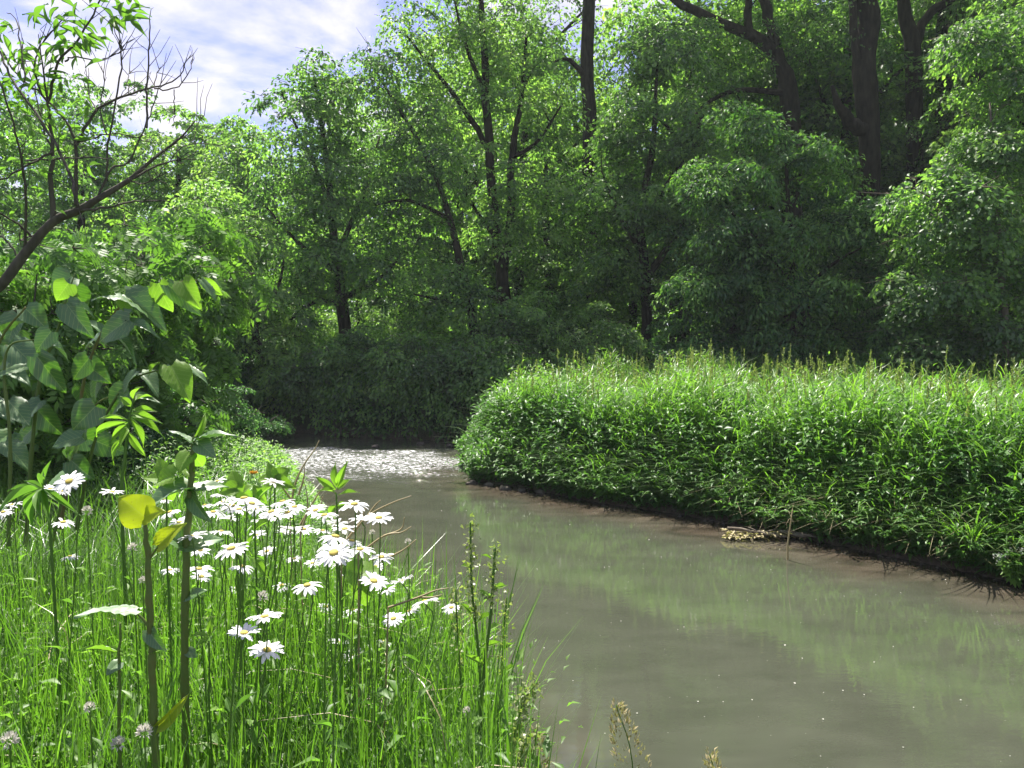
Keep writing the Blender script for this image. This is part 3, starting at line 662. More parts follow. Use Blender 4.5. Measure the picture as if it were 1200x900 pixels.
B('meadow_fill_bush', 'light green bush standing in for sunlit meadow between the two dark trunks beyond the riffle', 345, 21.5, 1.8, 3.0, 163, 'pale_leaf', n=90, L=.08, W=.05)  # added pale bushes stand in for sunlit meadow, its light put into leaf colour
B('meadow_fill_bush', 'light green bush standing in for sunlit meadow behind the slanting tree beyond the riffle', 480, 23, 1.8, 3.4, 167, 'pale_leaf', n=100, L=.09)
B('slope_shrub', 'shrub on the left bank below the leaning tree with dense small leaves', 215, 16.5, 1.3, 1.9, 173, 'wood_leaf', n=100)
B('slope_shrub', 'dense shrub behind the broad leaves at the far left', 110, 13.5, 1.5, 2.3, 179, 'wood_leaf', n=110)
B('slope_shrub', 'dense shrub behind the dark leaves at the left picture edge', 10, 10.5, 1.4, 2.2, 181, 'wood_leaf', n=110)
for px_, Y_, w_, h_, sd_, lb_ in [(250, 12.5, .8, 1.0, 211, 'low dark small-leafed shrub on the left bank nearest the riffle'), (185, 9.5, .7, .95, 213, 'low small-leafed shrub on the left bank behind the jagged leafed plant'),
                                  (120, 7.6, .6, .9, 217, 'low shrub on the left bank behind the broad-leafed thicket'), (215, 11.5, .8, .9, 219, 'low shrub between two others on the slope left of the riffle'), (285, 15.5, .9, .9, 223, 'low shrub at the far end of the left bank beside the water')]:
    B('low_bank_shrub', lb_, px_, Y_, w_, h_, sd_, 'dark_leaf', n=75, nleaf=70, L=.06, W=.03, Rc=(.12, .26))
# sumac/walnut-like shrubs with bright compound leaves
B('compound_leaf_shrub', 'tall bright shrub with drooping compound leaves right of the bare branches', 198, 11.5, 1.15, 3.9, 191, 'ash_leaf', kind='pinnate', L=.22, W=.30, n=75, nleaf=30, Rc=(.25, .5), droop=.8)
B('compound_leaf_shrub', 'bright compound-leafed shrub behind the bare branches, above the broad leaves', 130, 8.6, 1.1, 3.1, 193, 'ash_leaf', kind='pinnate', L=.17, W=.24, n=80, nleaf=30, Rc=(.2, .42), droop=.8)
B('compound_leaf_shrub', 'bright compound-leafed shrub at the left edge behind the leaning stem', 20, 6.8, .9, 2.7, 197, 'ash_leaf', kind='pinnate', L=.15, W=.2, n=90, nleaf=30, Rc=(.18, .36), droop=.7)
#PART2

# ------------------------------------------------------------------ far ground cover
def sample_land(n, x0, x1, y0, y1, dmin, dmax, side=None, seed=0):
    r = np.random.RandomState(seed); out = []; tot = 0
    while tot < n:
        x = r.uniform(x0, x1, n * 2); y = r.uniform(y0, y1, n * 2); d = sdist(x, y)
        ok = (d > dmin) & (d < dmax)
        cx = np.interp(y, [-5, 2, 8, 12, 16, 20], [3, 2.2, .6, -2, -4, -8])
        if side == 'left': ok &= x < cx
        if side == 'right': ok &= (x > cx)
        out.append(np.stack([x, y, d], -1)[ok]); tot += ok.sum()
    return np.concatenate(out)[:n]
def crest(q): return q[q[:, 0] < .06 - .12 * (q[:, 1] - 1)]   # the tall growth keeps back from the steep edge of the near bank
def on_ground(q): return np.stack([q[:, 0], q[:, 1], ground_z(q[:, 0], q[:, 1])], -1)

q = sample_land(2600, -16, 22, 15.3, 34, .05, 30, None, 301)
q = q[(q[:, 1] > 16.0) | (q[:, 0] < 1)]
mb = MB(); b = on_ground(q); r_ = np.random.RandomState(302)
cs = b + np.stack([0 * b[:, 0], 0 * b[:, 0], r_.uniform(.1, .55, len(b))], -1)
clump_leaves(mb, cs, r_.uniform(.2, .45, len(b)), 26, 'kite', .11, .06, cs.mean(0) - [0, 0, 30], r_)
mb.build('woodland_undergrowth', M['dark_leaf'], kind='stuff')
# overhanging foliage at the foot of the far bank
q = sample_land(900, -13, 1.5, 15.0, 20, .0, .7, None, 303); q = q[(q[:, 1] > 15.7)]
mb = MB(); b = on_ground(q); cs = b + np.stack([0 * b[:, 0], -.25 + 0 * b[:, 0], r_.uniform(.05, 1.1, len(b))], -1)
clump_leaves(mb, cs, r_.uniform(.2, .4, len(b)), 34, 'kite', .10, .055, cs.mean(0) + [0, 4, 2], r_, droop=.9)
mb.build('overhanging_bank_foliage', M['wood_leaf'], kind='stuff')

r_ = np.random.RandomState(305); n_ = 3600
x = r_.uniform(-70, 70, n_); y = r_.uniform(44, 62, n_); g_ = ground_z(x, y)
cs = np.stack([x, y, g_ + r_.uniform(.2, 9.5, n_) * (.75 + .25 * np.sin(x * .35) * np.cos(x * .13 + 1))], -1); mb = MB()
clump_leaves(mb, cs, r_.uniform(.8, 1.5, n_), 34, 'kite', .42, .26, np.array([0, 60, -20.]), r_)
q = sample_land(900, -30, 30, 27, 44, 1, 60, None, 306); b = on_ground(q); cs = b + np.stack([0 * b[:, 0], 0 * b[:, 0], r_.uniform(.2, 2.2, len(b))], -1)
clump_leaves(mb, cs, r_.uniform(.5, 1.0, len(b)), 40, 'kite', .22, .13, cs.mean(0) - [0, 0, 30], r_)
mb.build('distant_wood', M['wood_leaf'], kind='stuff')

mh, nth, outh = new_mat('haze_air'); pv = N(nth, 'ShaderNodeVolumePrincipled'); pv.inputs['Color'].default_value = (.88, .97, 1, 1); pv.inputs['Density'].default_value = .0006; pv.inputs['Anisotropy'].default_value = .2
lk(nth, pv.outputs[0], outh.inputs['Volume'])
def box(x0, x1, y0, y1, z0, z1):
    mb = MB(); v = [(x, y, z) for z in (z0, z1) for y in (y0, y1) for x in (x0, x1)]
    mb.add(v, None, [[0, 2, 3, 1], [4, 5, 7, 6], [0, 1, 5, 4], [2, 6, 7, 3], [0, 4, 6, 2], [1, 3, 7, 5]]); return mb
HAZE = True
if HAZE: box(-420, 420, -80, 620, -2.5, 30).build('haze', mh, kind='stuff')

# ------------------------------------------------------------------ right bank
def herb_patch(name, pts, h, leanaz, leanamt, nl, L, W, mat, seed, tint0=.5, kind='mid', stem_w=.008, stemmat=None):
    r = np.random.RandomState(seed); m = len(pts)
    az = leanaz + r.normal(0, .8, m); ln = leanamt * r.uniform(.2, 1.4, m)
    dh = np.stack([np.cos(az), np.sin(az), 0 * az], -1)
    mbs = MB(); blades(mbs, pts, h, ln, az, stem_w, .3, seg=3, curl=.7)
    mb = MB(); k = nl
    s = np.tile(np.linspace(.12, 1.0, k), m); I = np.repeat(np.arange(m), k)
    s = s + r.normal(0, .02, m * k)
    c = pts[I] + dh[I] * (h[I] * ln[I] * s ** 1.7)[:, None]; c[:, 2] += h[I] * (s - .38 * ln[I] * s ** 2.4)
    a0 = np.repeat(r.uniform(0, 6.28, m), k) + np.tile(np.arange(k) * 1.57 + np.arange(k) % 2 * 1.57, m) + r.normal(0, .35, m * k)
    up = np.where(s > .9, .9, .1) + r.normal(0, .25, m * k)
    d = np.stack([np.cos(a0), np.sin(a0), up], -1)
    nn = np.stack([-.3 * np.cos(a0), -.3 * np.sin(a0), 1 + 0 * a0], -1) + r.normal(0, .3, (m * k, 3))
    sz = (1.15 - .55 * s ** 3) * r.uniform(.75, 1.2, m * k)
    t = np.clip(tint0 - .12 + .28 * s + r.normal(0, .14, m * k) + .16 * wave_field(c[:, 0], c[:, 1], 10, .5, 2.2, 71), 0, 1)
    scatter(mb, kind, c, d, nn, L * sz, W * sz, t)
    return mb, mbs
r_ = np.random.RandomState(310)
def hgt(q, r, h0=1.1):   # height of growth on the right bank
    return (h0 - .09 + .05 * sstep(0, 4.5, q[:, 0])) * (.50 + .50 * sstep(-.05, .9, q[:, 2])) * r.uniform(.72, 1.10, len(q)) + .22 * wave_field(q[:, 0], q[:, 1], 10, .5, 2.5, 44)
qa = sample_land(1500, -1, 9, 3, 15.5, .0, .45, 'right', 311); qa = qa[rng.rand(len(qa)) < np.where(qa[:, 0] > 2.4, .62, 1)]; qb = sample_land(1900, -1, 9, 3.5, 15.5, .4, 1.5, 'right', 312); qc = sample_land(1300, 0, 14, 5, 17, 1.4, 6, 'right', 313)
q = np.concatenate([qa, qb, qc]); b = on_ground(q)
# growth hangs towards the water at the edge
mb, mbs = herb_patch('x', b, hgt(q, r_), -2.2, .35, 14, .135, .058, 'herb_leaf', 314)
mb.build('leafy_bank_herbs', M['herb_leaf'], kind='stuff'); mbs.build('herb_stems', M['stem'], kind='stuff')
q = np.concatenate([sample_land(2600, -1, 10, 3, 15.5, .0, 1.0, 'right', 315), sample_land(3600, -1, 11, 4, 16, .8, 3.5, 'right', 316), sample_land(3600, 0, 16, 4, 18, 3, 9, 'right', 317)])
q = q[(q[:, 2] > .5) | (rng.rand(len(q)) < np.where(q[:, 0] > 2.2, 1.0, .4))]
b = on_ground(q); m_ = len(b); mb = MB()
H = hgt(q, r_, 1.18)
for k in range(5):       # arching blades leaving each culm at different heights
    s = r_.uniform(.15 + .12 * k, .35 + .14 * k, m_)
    bb = b + np.stack([r_.normal(0, .03, m_), r_.normal(0, .03, m_), H * s * .92], -1)
    blades(mb, bb, np.minimum(H * (1.12 - s), .60) * r_.uniform(.7, 1.1, m_), r_.uniform(.4, 1.3, m_), r_.uniform(0, 6.28, m_), r_.uniform(.012, .022, m_),
           np.clip(.30 + .10 * k + r_.normal(0, .14, m_), 0, 1), seg=3, curl=.9)
blades(mb, b, H * 1.03, r_.uniform(0, .25, m_), r_.uniform(0, 6.28, m_), .007, .4, seg=3)
mb.build('tall_bank_grass', M['bank_grass'], kind='stuff')
q = sample_land(1500, -1, 8, 6, 15.5, .5, 3.2, 'right', 322); q = q[rng.rand(len(q)) < .25 + .75 * sstep(6, 0, q[:, 0])]; b = on_ground(q)
mb, mbs = herb_patch('x', b, hgt(q, r_, 1.20) * np.where(r_.rand(len(q)) < .15, 1.16, 1), -2.0, .2, 11, .13, .045, 'ash_leaf', 323, .62)
mb.build('tall_bright_herbs', M['ash_leaf'], kind='stuff'); mbs.build('tall_herb_stems', M['stem'], kind='stuff')
# seed heads above the grass
q = sample_land(850, 0, 13, 4.5, 15.5, .6, 5, 'right', 318); b = on_ground(q); H = hgt(q, r_, 1.22) * r_.uniform(1.02, 1.16, len(q)); mb = MB()
az = r_.uniform(0, 6.28, len(q)); ln = r_.uniform(0, .14, len(q))
blades(mb, b, H, ln, az, .006, .6, seg=4)
dh = np.stack([np.cos(az), np.sin(az), 0 * az], -1)
for s in np.linspace(.86, 1.0, 9):
    for _ in range(3):
        c = b + dh * (H * ln * s ** 2)[:, None]; c[:, 2] += H * (s - .38 * ln * s ** 2.4)
        d = r_.normal(0, .35, (len(q), 3)) + [0, 0, 1]
        scatter(mb, 'kite', c, d, r_.normal(0, 1, (len(q), 3)), .040, .015, r_.uniform(.3, 1, len(q)))
mb.build('grass_seed_heads', M['seed'], kind='stuff')
# dead grass draped over the cut bank
q = sample_land(650, 2.4, 6, 3.5, 9, .02, .30, 'right', 319); b = on_ground(q); b[:, 2] += r_.uniform(0, .22, len(b)); mb = MB()
blades(mb, b, r_.uniform(.12, .35, len(b)), r_.uniform(1.0, 2.6, len(b)), -2.2 + r_.normal(0, .9, len(b)), .006, r_.uniform(0, .6, len(b)), seg=4)
mb.build('matted_dead_grass', M['straw'], kind='stuff')
q = sample_land(520, -.6, 7, 3, 12, -.06, .14, 'right', 324); b = on_ground(q); b[:, 2] = np.maximum(b[:, 2], .02)
mb, mbs = herb_patch('x', b, r_.uniform(.25, .6, len(b)), -2.3, .8, 11, .11, .035, 'herb_leaf', 327, .5)
mb.build('overhanging_edge_herbs', M['herb_leaf'], kind='stuff'); mbs.build('edge_herb_stems', M['stem'], kind='stuff')
q = sample_land(1400, -.3, 7, 3, 11.2, .0, .35, 'right', 328); b = on_ground(q); b[:, 2] += r_.uniform(0, .35, len(b)); mb = MB()
blades(mb, b, r_.uniform(.3, .6, len(b)), r_.uniform(.8, 1.6, len(b)), -2.3 + r_.normal(0, .7, len(b)), r_.uniform(.010, .018, len(b)), np.clip(r_.normal(.45, .2, len(b)), 0, 1), seg=4)
mb.build('overhanging_edge_grass', M['bank_grass'], kind='stuff')
# low weeds at the foot of the left part of the bank tip
q = sample_land(420, -1.2, 1.0, 10.5, 15, .0, .6, 'right', 320); b = on_ground(q)
mb, mbs = herb_patch('x', b, r_.uniform(.15, .5, len(b)), -2.6, .6, 8, .07, .035, 'ash_leaf', 321, .7)
mb.build('low_tip_weeds', M['ash_leaf'], kind='stuff'); mbs.build('tip_weed_stems', M['stem'], kind='stuff')

q = sample_land(700, -1.2, 7, 4, 14.8, -.14, .16, 'right', 325); r_ = np.random.RandomState(326); b = on_ground(q); n_ = len(b); b[:, 2] = np.maximum(b[:, 2], -.005); mb = MB()
OCT = (np.array([[.5, 0, 0], [-.5, 0, 0], [0, .5, 0], [0, -.4, 0], [.1, 0, .35], [0, 0, -.3]]), np.array([[0, 2, 4], [2, 1, 4], [1, 3, 4], [3, 0, 4], [2, 0, 5], [1, 2, 5], [3, 1, 5], [0, 3, 5]]), None)
a = r_.uniform(0, 6.28, n_); sz = .02 + .06 * r_.rand(n_) ** 3
scatter(mb, OCT, b, np.stack([np.cos(a), np.sin(a), 0 * a], -1), np.array([[0, 0, 1.]] * n_) + r_.normal(0, .2, (n_, 3)), sz, sz * r_.uniform(.6, 1.3, n_), .5)
mb.build('shore_gravel', M['stone'], kind='stuff')

def rock(name, label, x, y, z, rx, ry, rz, seed, mat='stone', cat='stone', group=None):
    r = np.random.RandomState(seed)
    import bmesh
    bm = bmesh.new(); bmesh.ops.create_icosphere(bm, subdivisions=2, radius=1)
    ph = r.uniform(0, 6, 6)
    for v in bm.verts:
        c = v.co; k = 1 + .16 * math.sin(c.x * 3 + ph[0]) + .13 * math.sin(c.y * 4 + ph[1]) + .12 * math.sin(c.z * 4 + c.x * 3 + ph[2])
        v.co = Vector((c.x * rx * k, c.y * ry * k, c.z * rz * k))
    me = bpy.data.meshes.new(name); bm.to_mesh(me); bm.free()
    me.materials.append(M[mat]); 
    for p in me.polygons: p.use_smooth = True
    o = link(name, me, None, label, cat, group); o.location = (x, y, z); o.rotation_euler = (0, 0, r.uniform(0, 6)); return o
for k, (px, py, w, lb) in enumerate([(552, 567, 12, 'small grey stone at the waterline under the grassy tip, leftmost of its row'), (572, 569, 10, 'small stone at the waterline just right of the leftmost one'),
                                     (592, 573, 14, 'widest dark stone in the row below the grassy tip'), (612, 575, 9, 'small dark stone between the widest stone and the overhanging leaves'),
                                     (634, 577, 12, 'dark stone at the right end of the row, half under overhanging leaves'),
                                     (440, 524, 10, 'wet stone breaking the water on the left of the riffle'), (492, 521, 9, 'wet stone breaking the water in the middle of the riffle'), (527, 523, 9, 'wet stone breaking the water at the right of the riffle')]):
    p0 = P(px, py, 10.0); dv = (p0 - Vector((0, 0, CAM_Z))); t = CAM_Z / -dv.z; p0 = Vector((0, 0, CAM_Z)) + dv * t
    s = w / 2 * p0.y / FPX
    rock('stone', lb, p0.x, p0.y, .01, s * 1.2, s, s * .55, 330 + k, group='stones along the waterline' if k < 5 else 'stones breaking the riffle')

# driftwood wrack at the foot of the bank
def wl(px, py):
    p0 = P(px, py, 10.0); dv = (p0 - Vector((0, 0, CAM_Z))); return Vector((0, 0, CAM_Z)) + dv * (CAM_Z / -dv.z)
p = wl(895, 634); root = thing('driftwood_pile', 'pale heap of flattened driftwood and dry debris stranded at the foot of the grassy bank', 'driftwood', (p.x, p.y + .1, 0.02))
r_ = np.random.RandomState(340)
for k in range(16):
    c = Vector((p.x + r_.uniform(-.38, .42), p.y + .08 + r_.uniform(-.08, .10) - .0, .03 + r_.uniform(0, .07))); a = r_.normal(-.45, .5); l = r_.uniform(.12, .42)
    d = Vector((math.cos(a), math.sin(a), r_.normal(0, .08))) * l / 2
    mb = MB(); tube(mb, smooth_path([list(c - d), list(c + Vector((0, 0, r_.normal(0, .01)))), list(c + d)], 5), [r_.uniform(.006, .018)] * 4 + [.003], 5, cap=True)
    mb.build('stick', M['bark_pale'], root, smooth=True)
mb = MB(); n_ = 260; c = np.stack([p.x + r_.uniform(-.4, .45, n_), p.y + .08 + r_.normal(0, .05, n_), .03 + r_.uniform(0, .05, n_)], -1)
scatter(mb, 'kite', c, r_.normal(0, 1, (n_, 3)) * [1, 1, .2], np.array([[0, 0, 1.]] * n_) + r_.normal(0, .3, (n_, 3)), .06, .03, r_.uniform(.4, 1, n_))
mb.build('debris', M['straw'], root, kind='stuff')
# pale upright stick
p = wl(924, 656)
mb = MB(); tube(mb, [[p.x, p.y, -.3], [p.x - .01, p.y, .15], [p.x + .015, p.y, .36], [p.x + .03, p.y, .50]], [.010, .009, .007, .003], 5, cap=True)
mb.build('dry_stick', M['straw'], label='thin pale stick standing upright in the water in front of the driftwood', cat='stick')

# arching grass tuft and white flowered plant at the lower right
def tuft(name, label, x, y, z, n, h, w, mat, seed, spread=.12, lean=(.5, 1.3), cat='grass tuft'):
    r = np.random.RandomState(seed); root = thing(name, label, cat, (x, y, z)); 
    for k in range(n):
        mb = MB(); a = r.uniform(0, 6.28) if k % 2 else r.uniform(3.4, 5.6); q = r.rand() * spread
        blades(mb, np.array([[x + math.cos(a) * q, y + math.sin(a) * q, z]]), h * r.uniform(.6, 1.1), r.uniform(*lean), np.array([a]), w * r.uniform(.8, 1.2), r.uniform(.3, .9), seg=5, curl=.8)
        mb.build('blade', M[mat], root)
    return root
p = wl(1135, 668); tuft('grass_tuft', 'tuft of long arching grass blades drooping over the mud at the lower right bank', p.x + .02, p.y + .0, .10, 70, .72, .018, 'bank_grass', 350)
p = wl(1075, 640); tuft('grass_tuft', 'smaller grass tuft overhanging the mud left of the long arching tuft', p.x + .05, p.y + .1, .16, 36, .5, .015, 'bank_grass', 351)
p = wl(1178, 684); x, y = p.x, p.y - .12
root = thing('white_flowered_plant', 'small leafy plant with white flower clusters at the water edge, lower right', 'plant', (x, y, .08))
r_ = np.random.RandomState(352); mb = MB(); tips = []
for k in range(16):
    e = np.array([x + r_.uniform(-.16, .2), y + r_.uniform(-.12, .1), .08 + r_.uniform(.12, .28)]); tube(mb, [[x, y, .02], (np.array([x, y, .05]) + e) / 2 + [0, 0, .02], e], .004, 4); tips.append(e)
mb.build('stem', M['stem'], root)
mb = MB(); T_ = np.repeat(np.array(tips), 12, 0) * 1.0; k_ = r_.rand(len(T_), 1); T_ = T_ * k_ + np.array([x, y, .05]) * (1 - k_)
scatter(mb, 'mid', T_, r_.normal(0, 1, T_.shape) + [0, -.3, .3], np.array([[0, 0, 1.]] * len(T_)) + r_.normal(0, .3, T_.shape), .07, .035, r_.uniform(.4, 1, len(T_)))
mb.build('foliage', M['ash_leaf'], root, kind='stuff')
for e in tips[:9]:
    mb = MB(); n_ = 16; c = e + [0, 0, .02] + r_.normal(0, .014, (n_, 3)); scatter(mb, 'kite', c, r_.normal(0, 1, (n_, 3)) + [0, 0, .6], r_.normal(0, 1, (n_, 3)), .016, .013, .5); mb.build('flower_cluster', M['fluff'], root)

# specks of fluff floating on the water
r_ = np.random.RandomState(360); n_ = 800; x = r_.uniform(-1, 6, n_); y = 2.5 + 8.5 * r_.rand(n_) ** 1.2; ok = sdist(x, y) < -.1; x, y = x[ok], y[ok]; n_ = len(x)
mb = MB(); s_ = r_.uniform(.003, .010, n_) * (r_.rand(n_) ** 3 + .30)
a = r_.uniform(0, 6.28, n_)
scatter(mb, 'kite', np.stack([x, y, np.full(n_, .006)], -1), np.stack([np.cos(a), np.sin(a), 0 * a], -1), np.array([[0, 0, 1.]] * n_), s_ * 1.6, s_ * 1.3, .5)
mb.build('floating_fluff', M['fluff'], kind='stuff')

# ------------------------------------------------------------------ left bank
# middle distance growth
r_ = np.random.RandomState(400)
q = np.concatenate([sample_land(2600, -9, 0, 6.5, 17.5, .0, 5, 'left', 401), sample_land(700, -8, 0, 4.6, 12, .2, .6, 'left', 402)]); b = on_ground(q)
mb, mbs = herb_patch('x', b, r_.uniform(.30, .62, len(b)) * (.35 + .65 * sstep(0, 1.2, q[:, 2])) * (1 - .5 * sstep(8, 12.5, q[:, 1])), -1.0, .3, 12, .085, .028, 'wood_leaf', 403, .5)
mb.build('left_bank_herbs', M['wood_leaf'], kind='stuff'); mbs.build('left_herb_stems', M['stem'], kind='stuff')
q = sample_land(4500, -9, 0, 6, 17.5, .0, 5, 'left', 404); b = on_ground(q); mb = MB()
blades(mb, b, r_.uniform(.2, .55, len(b)) * (.35 + .65 * sstep(0, 1.2, q[:, 2])) * (1 - .5 * sstep(8, 12.5, q[:, 1])), r_.uniform(.2, 1.1, len(b)), r_.uniform(0, 6.28, len(b)), r_.uniform(.008, .014, len(b)), np.clip(r_.normal(.45, .2, len(b)), 0, 1), seg=3)
mb.build('left_bank_grass', M['bank_grass'], kind='stuff')
q = sample_land(8000, -5, 0, 2.6, 6.5, .12, 4, 'left', 405); b = on_ground(q); mb = MB()
blades(mb, b, r_.uniform(.25, .62, len(b)) * (.6 + .4 * sstep(0, .5, q[:, 2])), r_.uniform(.1, .8, len(b)), r_.uniform(0, 6.28, len(b)), r_.uniform(.005, .009, len(b)), np.clip(r_.normal(.5, .2, len(b)), 0, 1), seg=3)
q = crest(sample_land(30000, -2.3, .9, .75, 2.9, .30, 4, 'left', 406)); b = on_ground(q); n_ = len(b)
blades(mb, b, (.12 + .46 * r_.rand(n_) ** 1.3) * (.75 + .25 * sstep(0, .5, q[:, 2])), r_.uniform(.0, .45, n_), r_.uniform(0, 6.28, n_), r_.uniform(.0018, .0048, n_), np.clip(r_.normal(.5, .22, n_), 0, 1), seg=4)
q = crest(sample_land(420, -2.3, .9, .75, 2.9, .45, 4, 'left', 427)); b = on_ground(q); n_ = len(b)
blades(mb, b, r_.uniform(.2, .42, n_), r_.uniform(.3, .75, n_), r_.uniform(0, 6.28, n_), r_.uniform(.006, .010, n_), np.clip(r_.normal(.6, .22, n_), 0, 1), seg=5)
mb.build('meadow_grass', M['grass'], kind='stuff')
# small leafed weeds between the blades
q = np.concatenate([crest(sample_land(7000, -2.3, .9, .8, 3.2, .30, 4, 'left', 408)), sample_land(1300, -5, 0, 3, 7, .35, 4, 'left', 409)]); b = on_ground(q); n_ = len(b)
mb, mbs = herb_patch('x', b, r_.uniform(.08, .34, n_), 0, .4, 9, .032, .013, 'grass', 410, .55, stem_w=.002)
mb.build('small_leafed_weeds', M['grass'], kind='stuff'); mbs.build('weed_stems', M['stem'], kind='stuff')
q = crest(sample_land(1100, -2.3, .6, .85, 3.2, .30, 4, 'left', 412)); b = on_ground(q); n_ = len(b)
mb, mbs = herb_patch('x', b, r_.uniform(.12, .50, n_), 0, .25, 9, .055, .017, 'ash_leaf', 413, .6, stem_w=.003)
q = crest(sample_land(700, -2.3, .6, .85, 3.2, .30, 4, 'left', 414)); b = on_ground(q); n_ = len(b)
mb2, mbs2 = herb_patch('x', b, r_.uniform(.06, .25, n_), 0, .5, 8, .030, .024, 'ash_leaf', 415, .6, kind='oval', stem_w=.002)
mb.build('pointed_leafed_weeds', M['ash_leaf'], kind='stuff'); mb2.build('round_leafed_weeds', M['ash_leaf'], kind='stuff'); mbs.build('weed_stems', M['stem'], kind='stuff'); mbs2.build('weed_stems', M['stem'], kind='stuff')
q = sample_land(5000, -.6, .95, .7, 3.6, .0, .6, 'left', 416); q = q[q[:, 0] > -.05 - .12 * (q[:, 1] - 1)]; b = on_ground(q); n_ = len(b); mbx = MB()
blades(mbx, b, r_.uniform(.05, .16, n_), r_.uniform(.2, .9, n_), r_.uniform(0, 6.28, n_), r_.uniform(.003, .005, n_), np.clip(r_.normal(.5, .2, n_), 0, 1), seg=3)
mbx.build('short_edge_grass', M['grass'], kind='stuff')
# fallen dry stalks in the thatch
q = crest(sample_land(500, -2.3, .6, .8, 3.5, .30, 4, 'left', 411)); b = on_ground(q); b[:, 2] += r_.uniform(.02, .3, len(b)); mb = MB()
blades(mb, b, r_.uniform(.05, .2, len(b)), r_.uniform(1, 3, len(b)), r_.uniform(0, 6.28, len(b)), .003, r_.uniform(.2, 1, len(b)), seg=3)
mb.build('dry_thatch', M['straw'], kind='stuff')

# ------------------------------------------------------------------ leaf meshes shared by the near plants
def broad_leaf_mesh(name, mat, heart=True, curl=.35, fold=.22, seed=0, pleat=.028):
    r = np.random.RandomState(seed); nr, nc = 15, 13; V = []
    for i in range(nr):
        t = i / (nr - 1)
        if heart: w = .5 * (math.sin(math.pi * min(1, t ** .62)) ** .75) * (1 - .25 * t) * 1.18; w = max(w, .30 * (1 - t) if t < .05 else 0)
        else: w = .5 * math.sin(math.pi * t ** .85) ** 1.05
        if i == nr - 1: w = .002
        for j in range(nc):
            s = (j / (nc - 1) - .5) * 2
            x = s * w; y = t - (.13 * abs(s) ** 1.5 * (1 - t) ** 3 if heart else 0)
            z = fold * abs(x) - curl * t * t * .5 + pleat * math.sin((t * 1.0 - abs(s) * .55) * 2 * math.pi * 7) * min(1, abs(s) * 3) * (1 - t) + .02 * math.sin(t * 9 + seed) * s - .06 * abs(s) ** 3 * (.5 + .5 * math.sin(t * 7 + seed))
            V.append((x, y, z))
    i = (np.arange(nr - 1)[:, None] * nc + np.arange(nc - 1)[None]).ravel()
    mb = MB(); mb.add(V, None, np.stack([i, i + 1, i + nc + 1, i + nc], -1), .5)
    return mb.mesh(name, M[mat], True)
LM = {}
for nm in ('knot_leaf', 'yellow_leaf', 'lime_leaf'):
    LM[nm] = [broad_leaf_mesh('broad_leaf', nm, True, .25 + .15 * k, .15 + .12 * k, k) for k in range(3)]
LM['narrow'] = [broad_leaf_mesh('narrow_leaf', 'lime_leaf', False, .3 + .2 * k, .3, k, .0) for k in range(2)]
LM['narrow_dark'] = [broad_leaf_mesh('narrow_leaf', 'ash_leaf', False, .3 + .2 * k, .3, k, .0) for k in range(2)]
def place_leaf(root, me, base, tip, wid, face=.5, roll=0, parent=None, label=None, name='leaf'):
    base = Vector(base); tip = Vector(tip); d = tip - base; L = d.length; d.normalize()
    n = Vector((0, 0, 1 - face)) + Vector((0, -face, 0)) * 1.0
    n = n - d * n.dot(d); n.normalize(); x = d.cross(n)
    if roll:
        Rm = Matrix.Rotation(roll, 3, d); n = Rm @ n; x = Rm @ x
    o = link(name, me, parent or root, label)
    m3 = Matrix((x * wid, d * L, n * L)).transposed().to_4x4(); m3.translation = base - root.location
    o.matrix_local = m3; return o
def px_leaf(root, key, var, bx, by, tx, ty, wpx, Y, dY=0, face=.5, roll=0, label=None):
    return place_leaf(root, LM[key][var % len(LM[key])], P(bx, by, Y), P(tx, ty, Y + dY), wpx * Y / FPX, face, roll, label=label)
def stem(root, pts, mat='knot_stem', name='stem', sides=7, joints=True, n=None):
    """pts: (px,py,Y,rpx)"""
    pts = [(a, b, c_, d * (.55 if joints else 1)) for a, b, c_, d in pts]
    c = smooth_path([PR(*p_) for p_ in pts], n or len(pts) * 5)
    if joints:
        k = np.arange(len(c)); c[:, 3] *= np.where(k % 5 == 0, 1.22, 1)
    mb = MB(); tube(mb, c[:, :3], c[:, 3], sides, np.clip(rng.normal(.5, .15, 1)[0], 0, 1), cap=True)
    return mb.build(name, M[mat], root, smooth=True), c
def to_ground(px, py, Y, r0, r1=None):
    """control point list from a picture point straight down to the soil"""
    p_ = P(px, py, Y); g = gz(p_.x, Y); return p_, g

# --- foreground jointed stems
Y1 = 1.15
def pg(px, Y): x = (px - 600) / FPX * Y; z = gz(x, Y) - .03; py = 450 + 0; return x, z
def stem_w(root, pts, foot, mat='knot_stem', joints=True, name='stem', sides=7):
    c = [list(PR(*q_[:3], q_[3] * .70)) for q_ in pts]; fx, fz = pg(foot, pts[0][2]); c = [[fx, pts[0][2], fz, c[0][3] * 1.1]] + c
    c = smooth_path(c, len(c) * 5)
    if joints: c[1:-1, :2] += rng.normal(0, .0008, (len(c) - 2, 2))
    if joints: c[:, 3] *= np.where(np.arange(len(c)) % 5 == 0, 1.2, 1)
    mb = MB(); tube(mb, c[:, :3], c[:, 3], sides, .5, cap=True)
    return mb.build(name, M[mat], root, smooth=True)
x0, z0 = pg(186, Y1)
kn = thing('knotweed_plant', 'thick jointed green stem topped by a bright yellow heart-shaped leaf, in the left foreground', 'plant', (x0, Y1, z0))
stem_w(kn, [(184, 900, Y1, 6.5), (180, 820, Y1, 6.5), (176, 740, Y1, 6), (174, 660, Y1, 5), (170, 612, Y1, 3.5)], 186)
px_leaf(kn, 'yellow_leaf', 0, 170, 606, 139, 582, 40, Y1, -.01, .85, .25, 'bright yellow heart-shaped leaf')
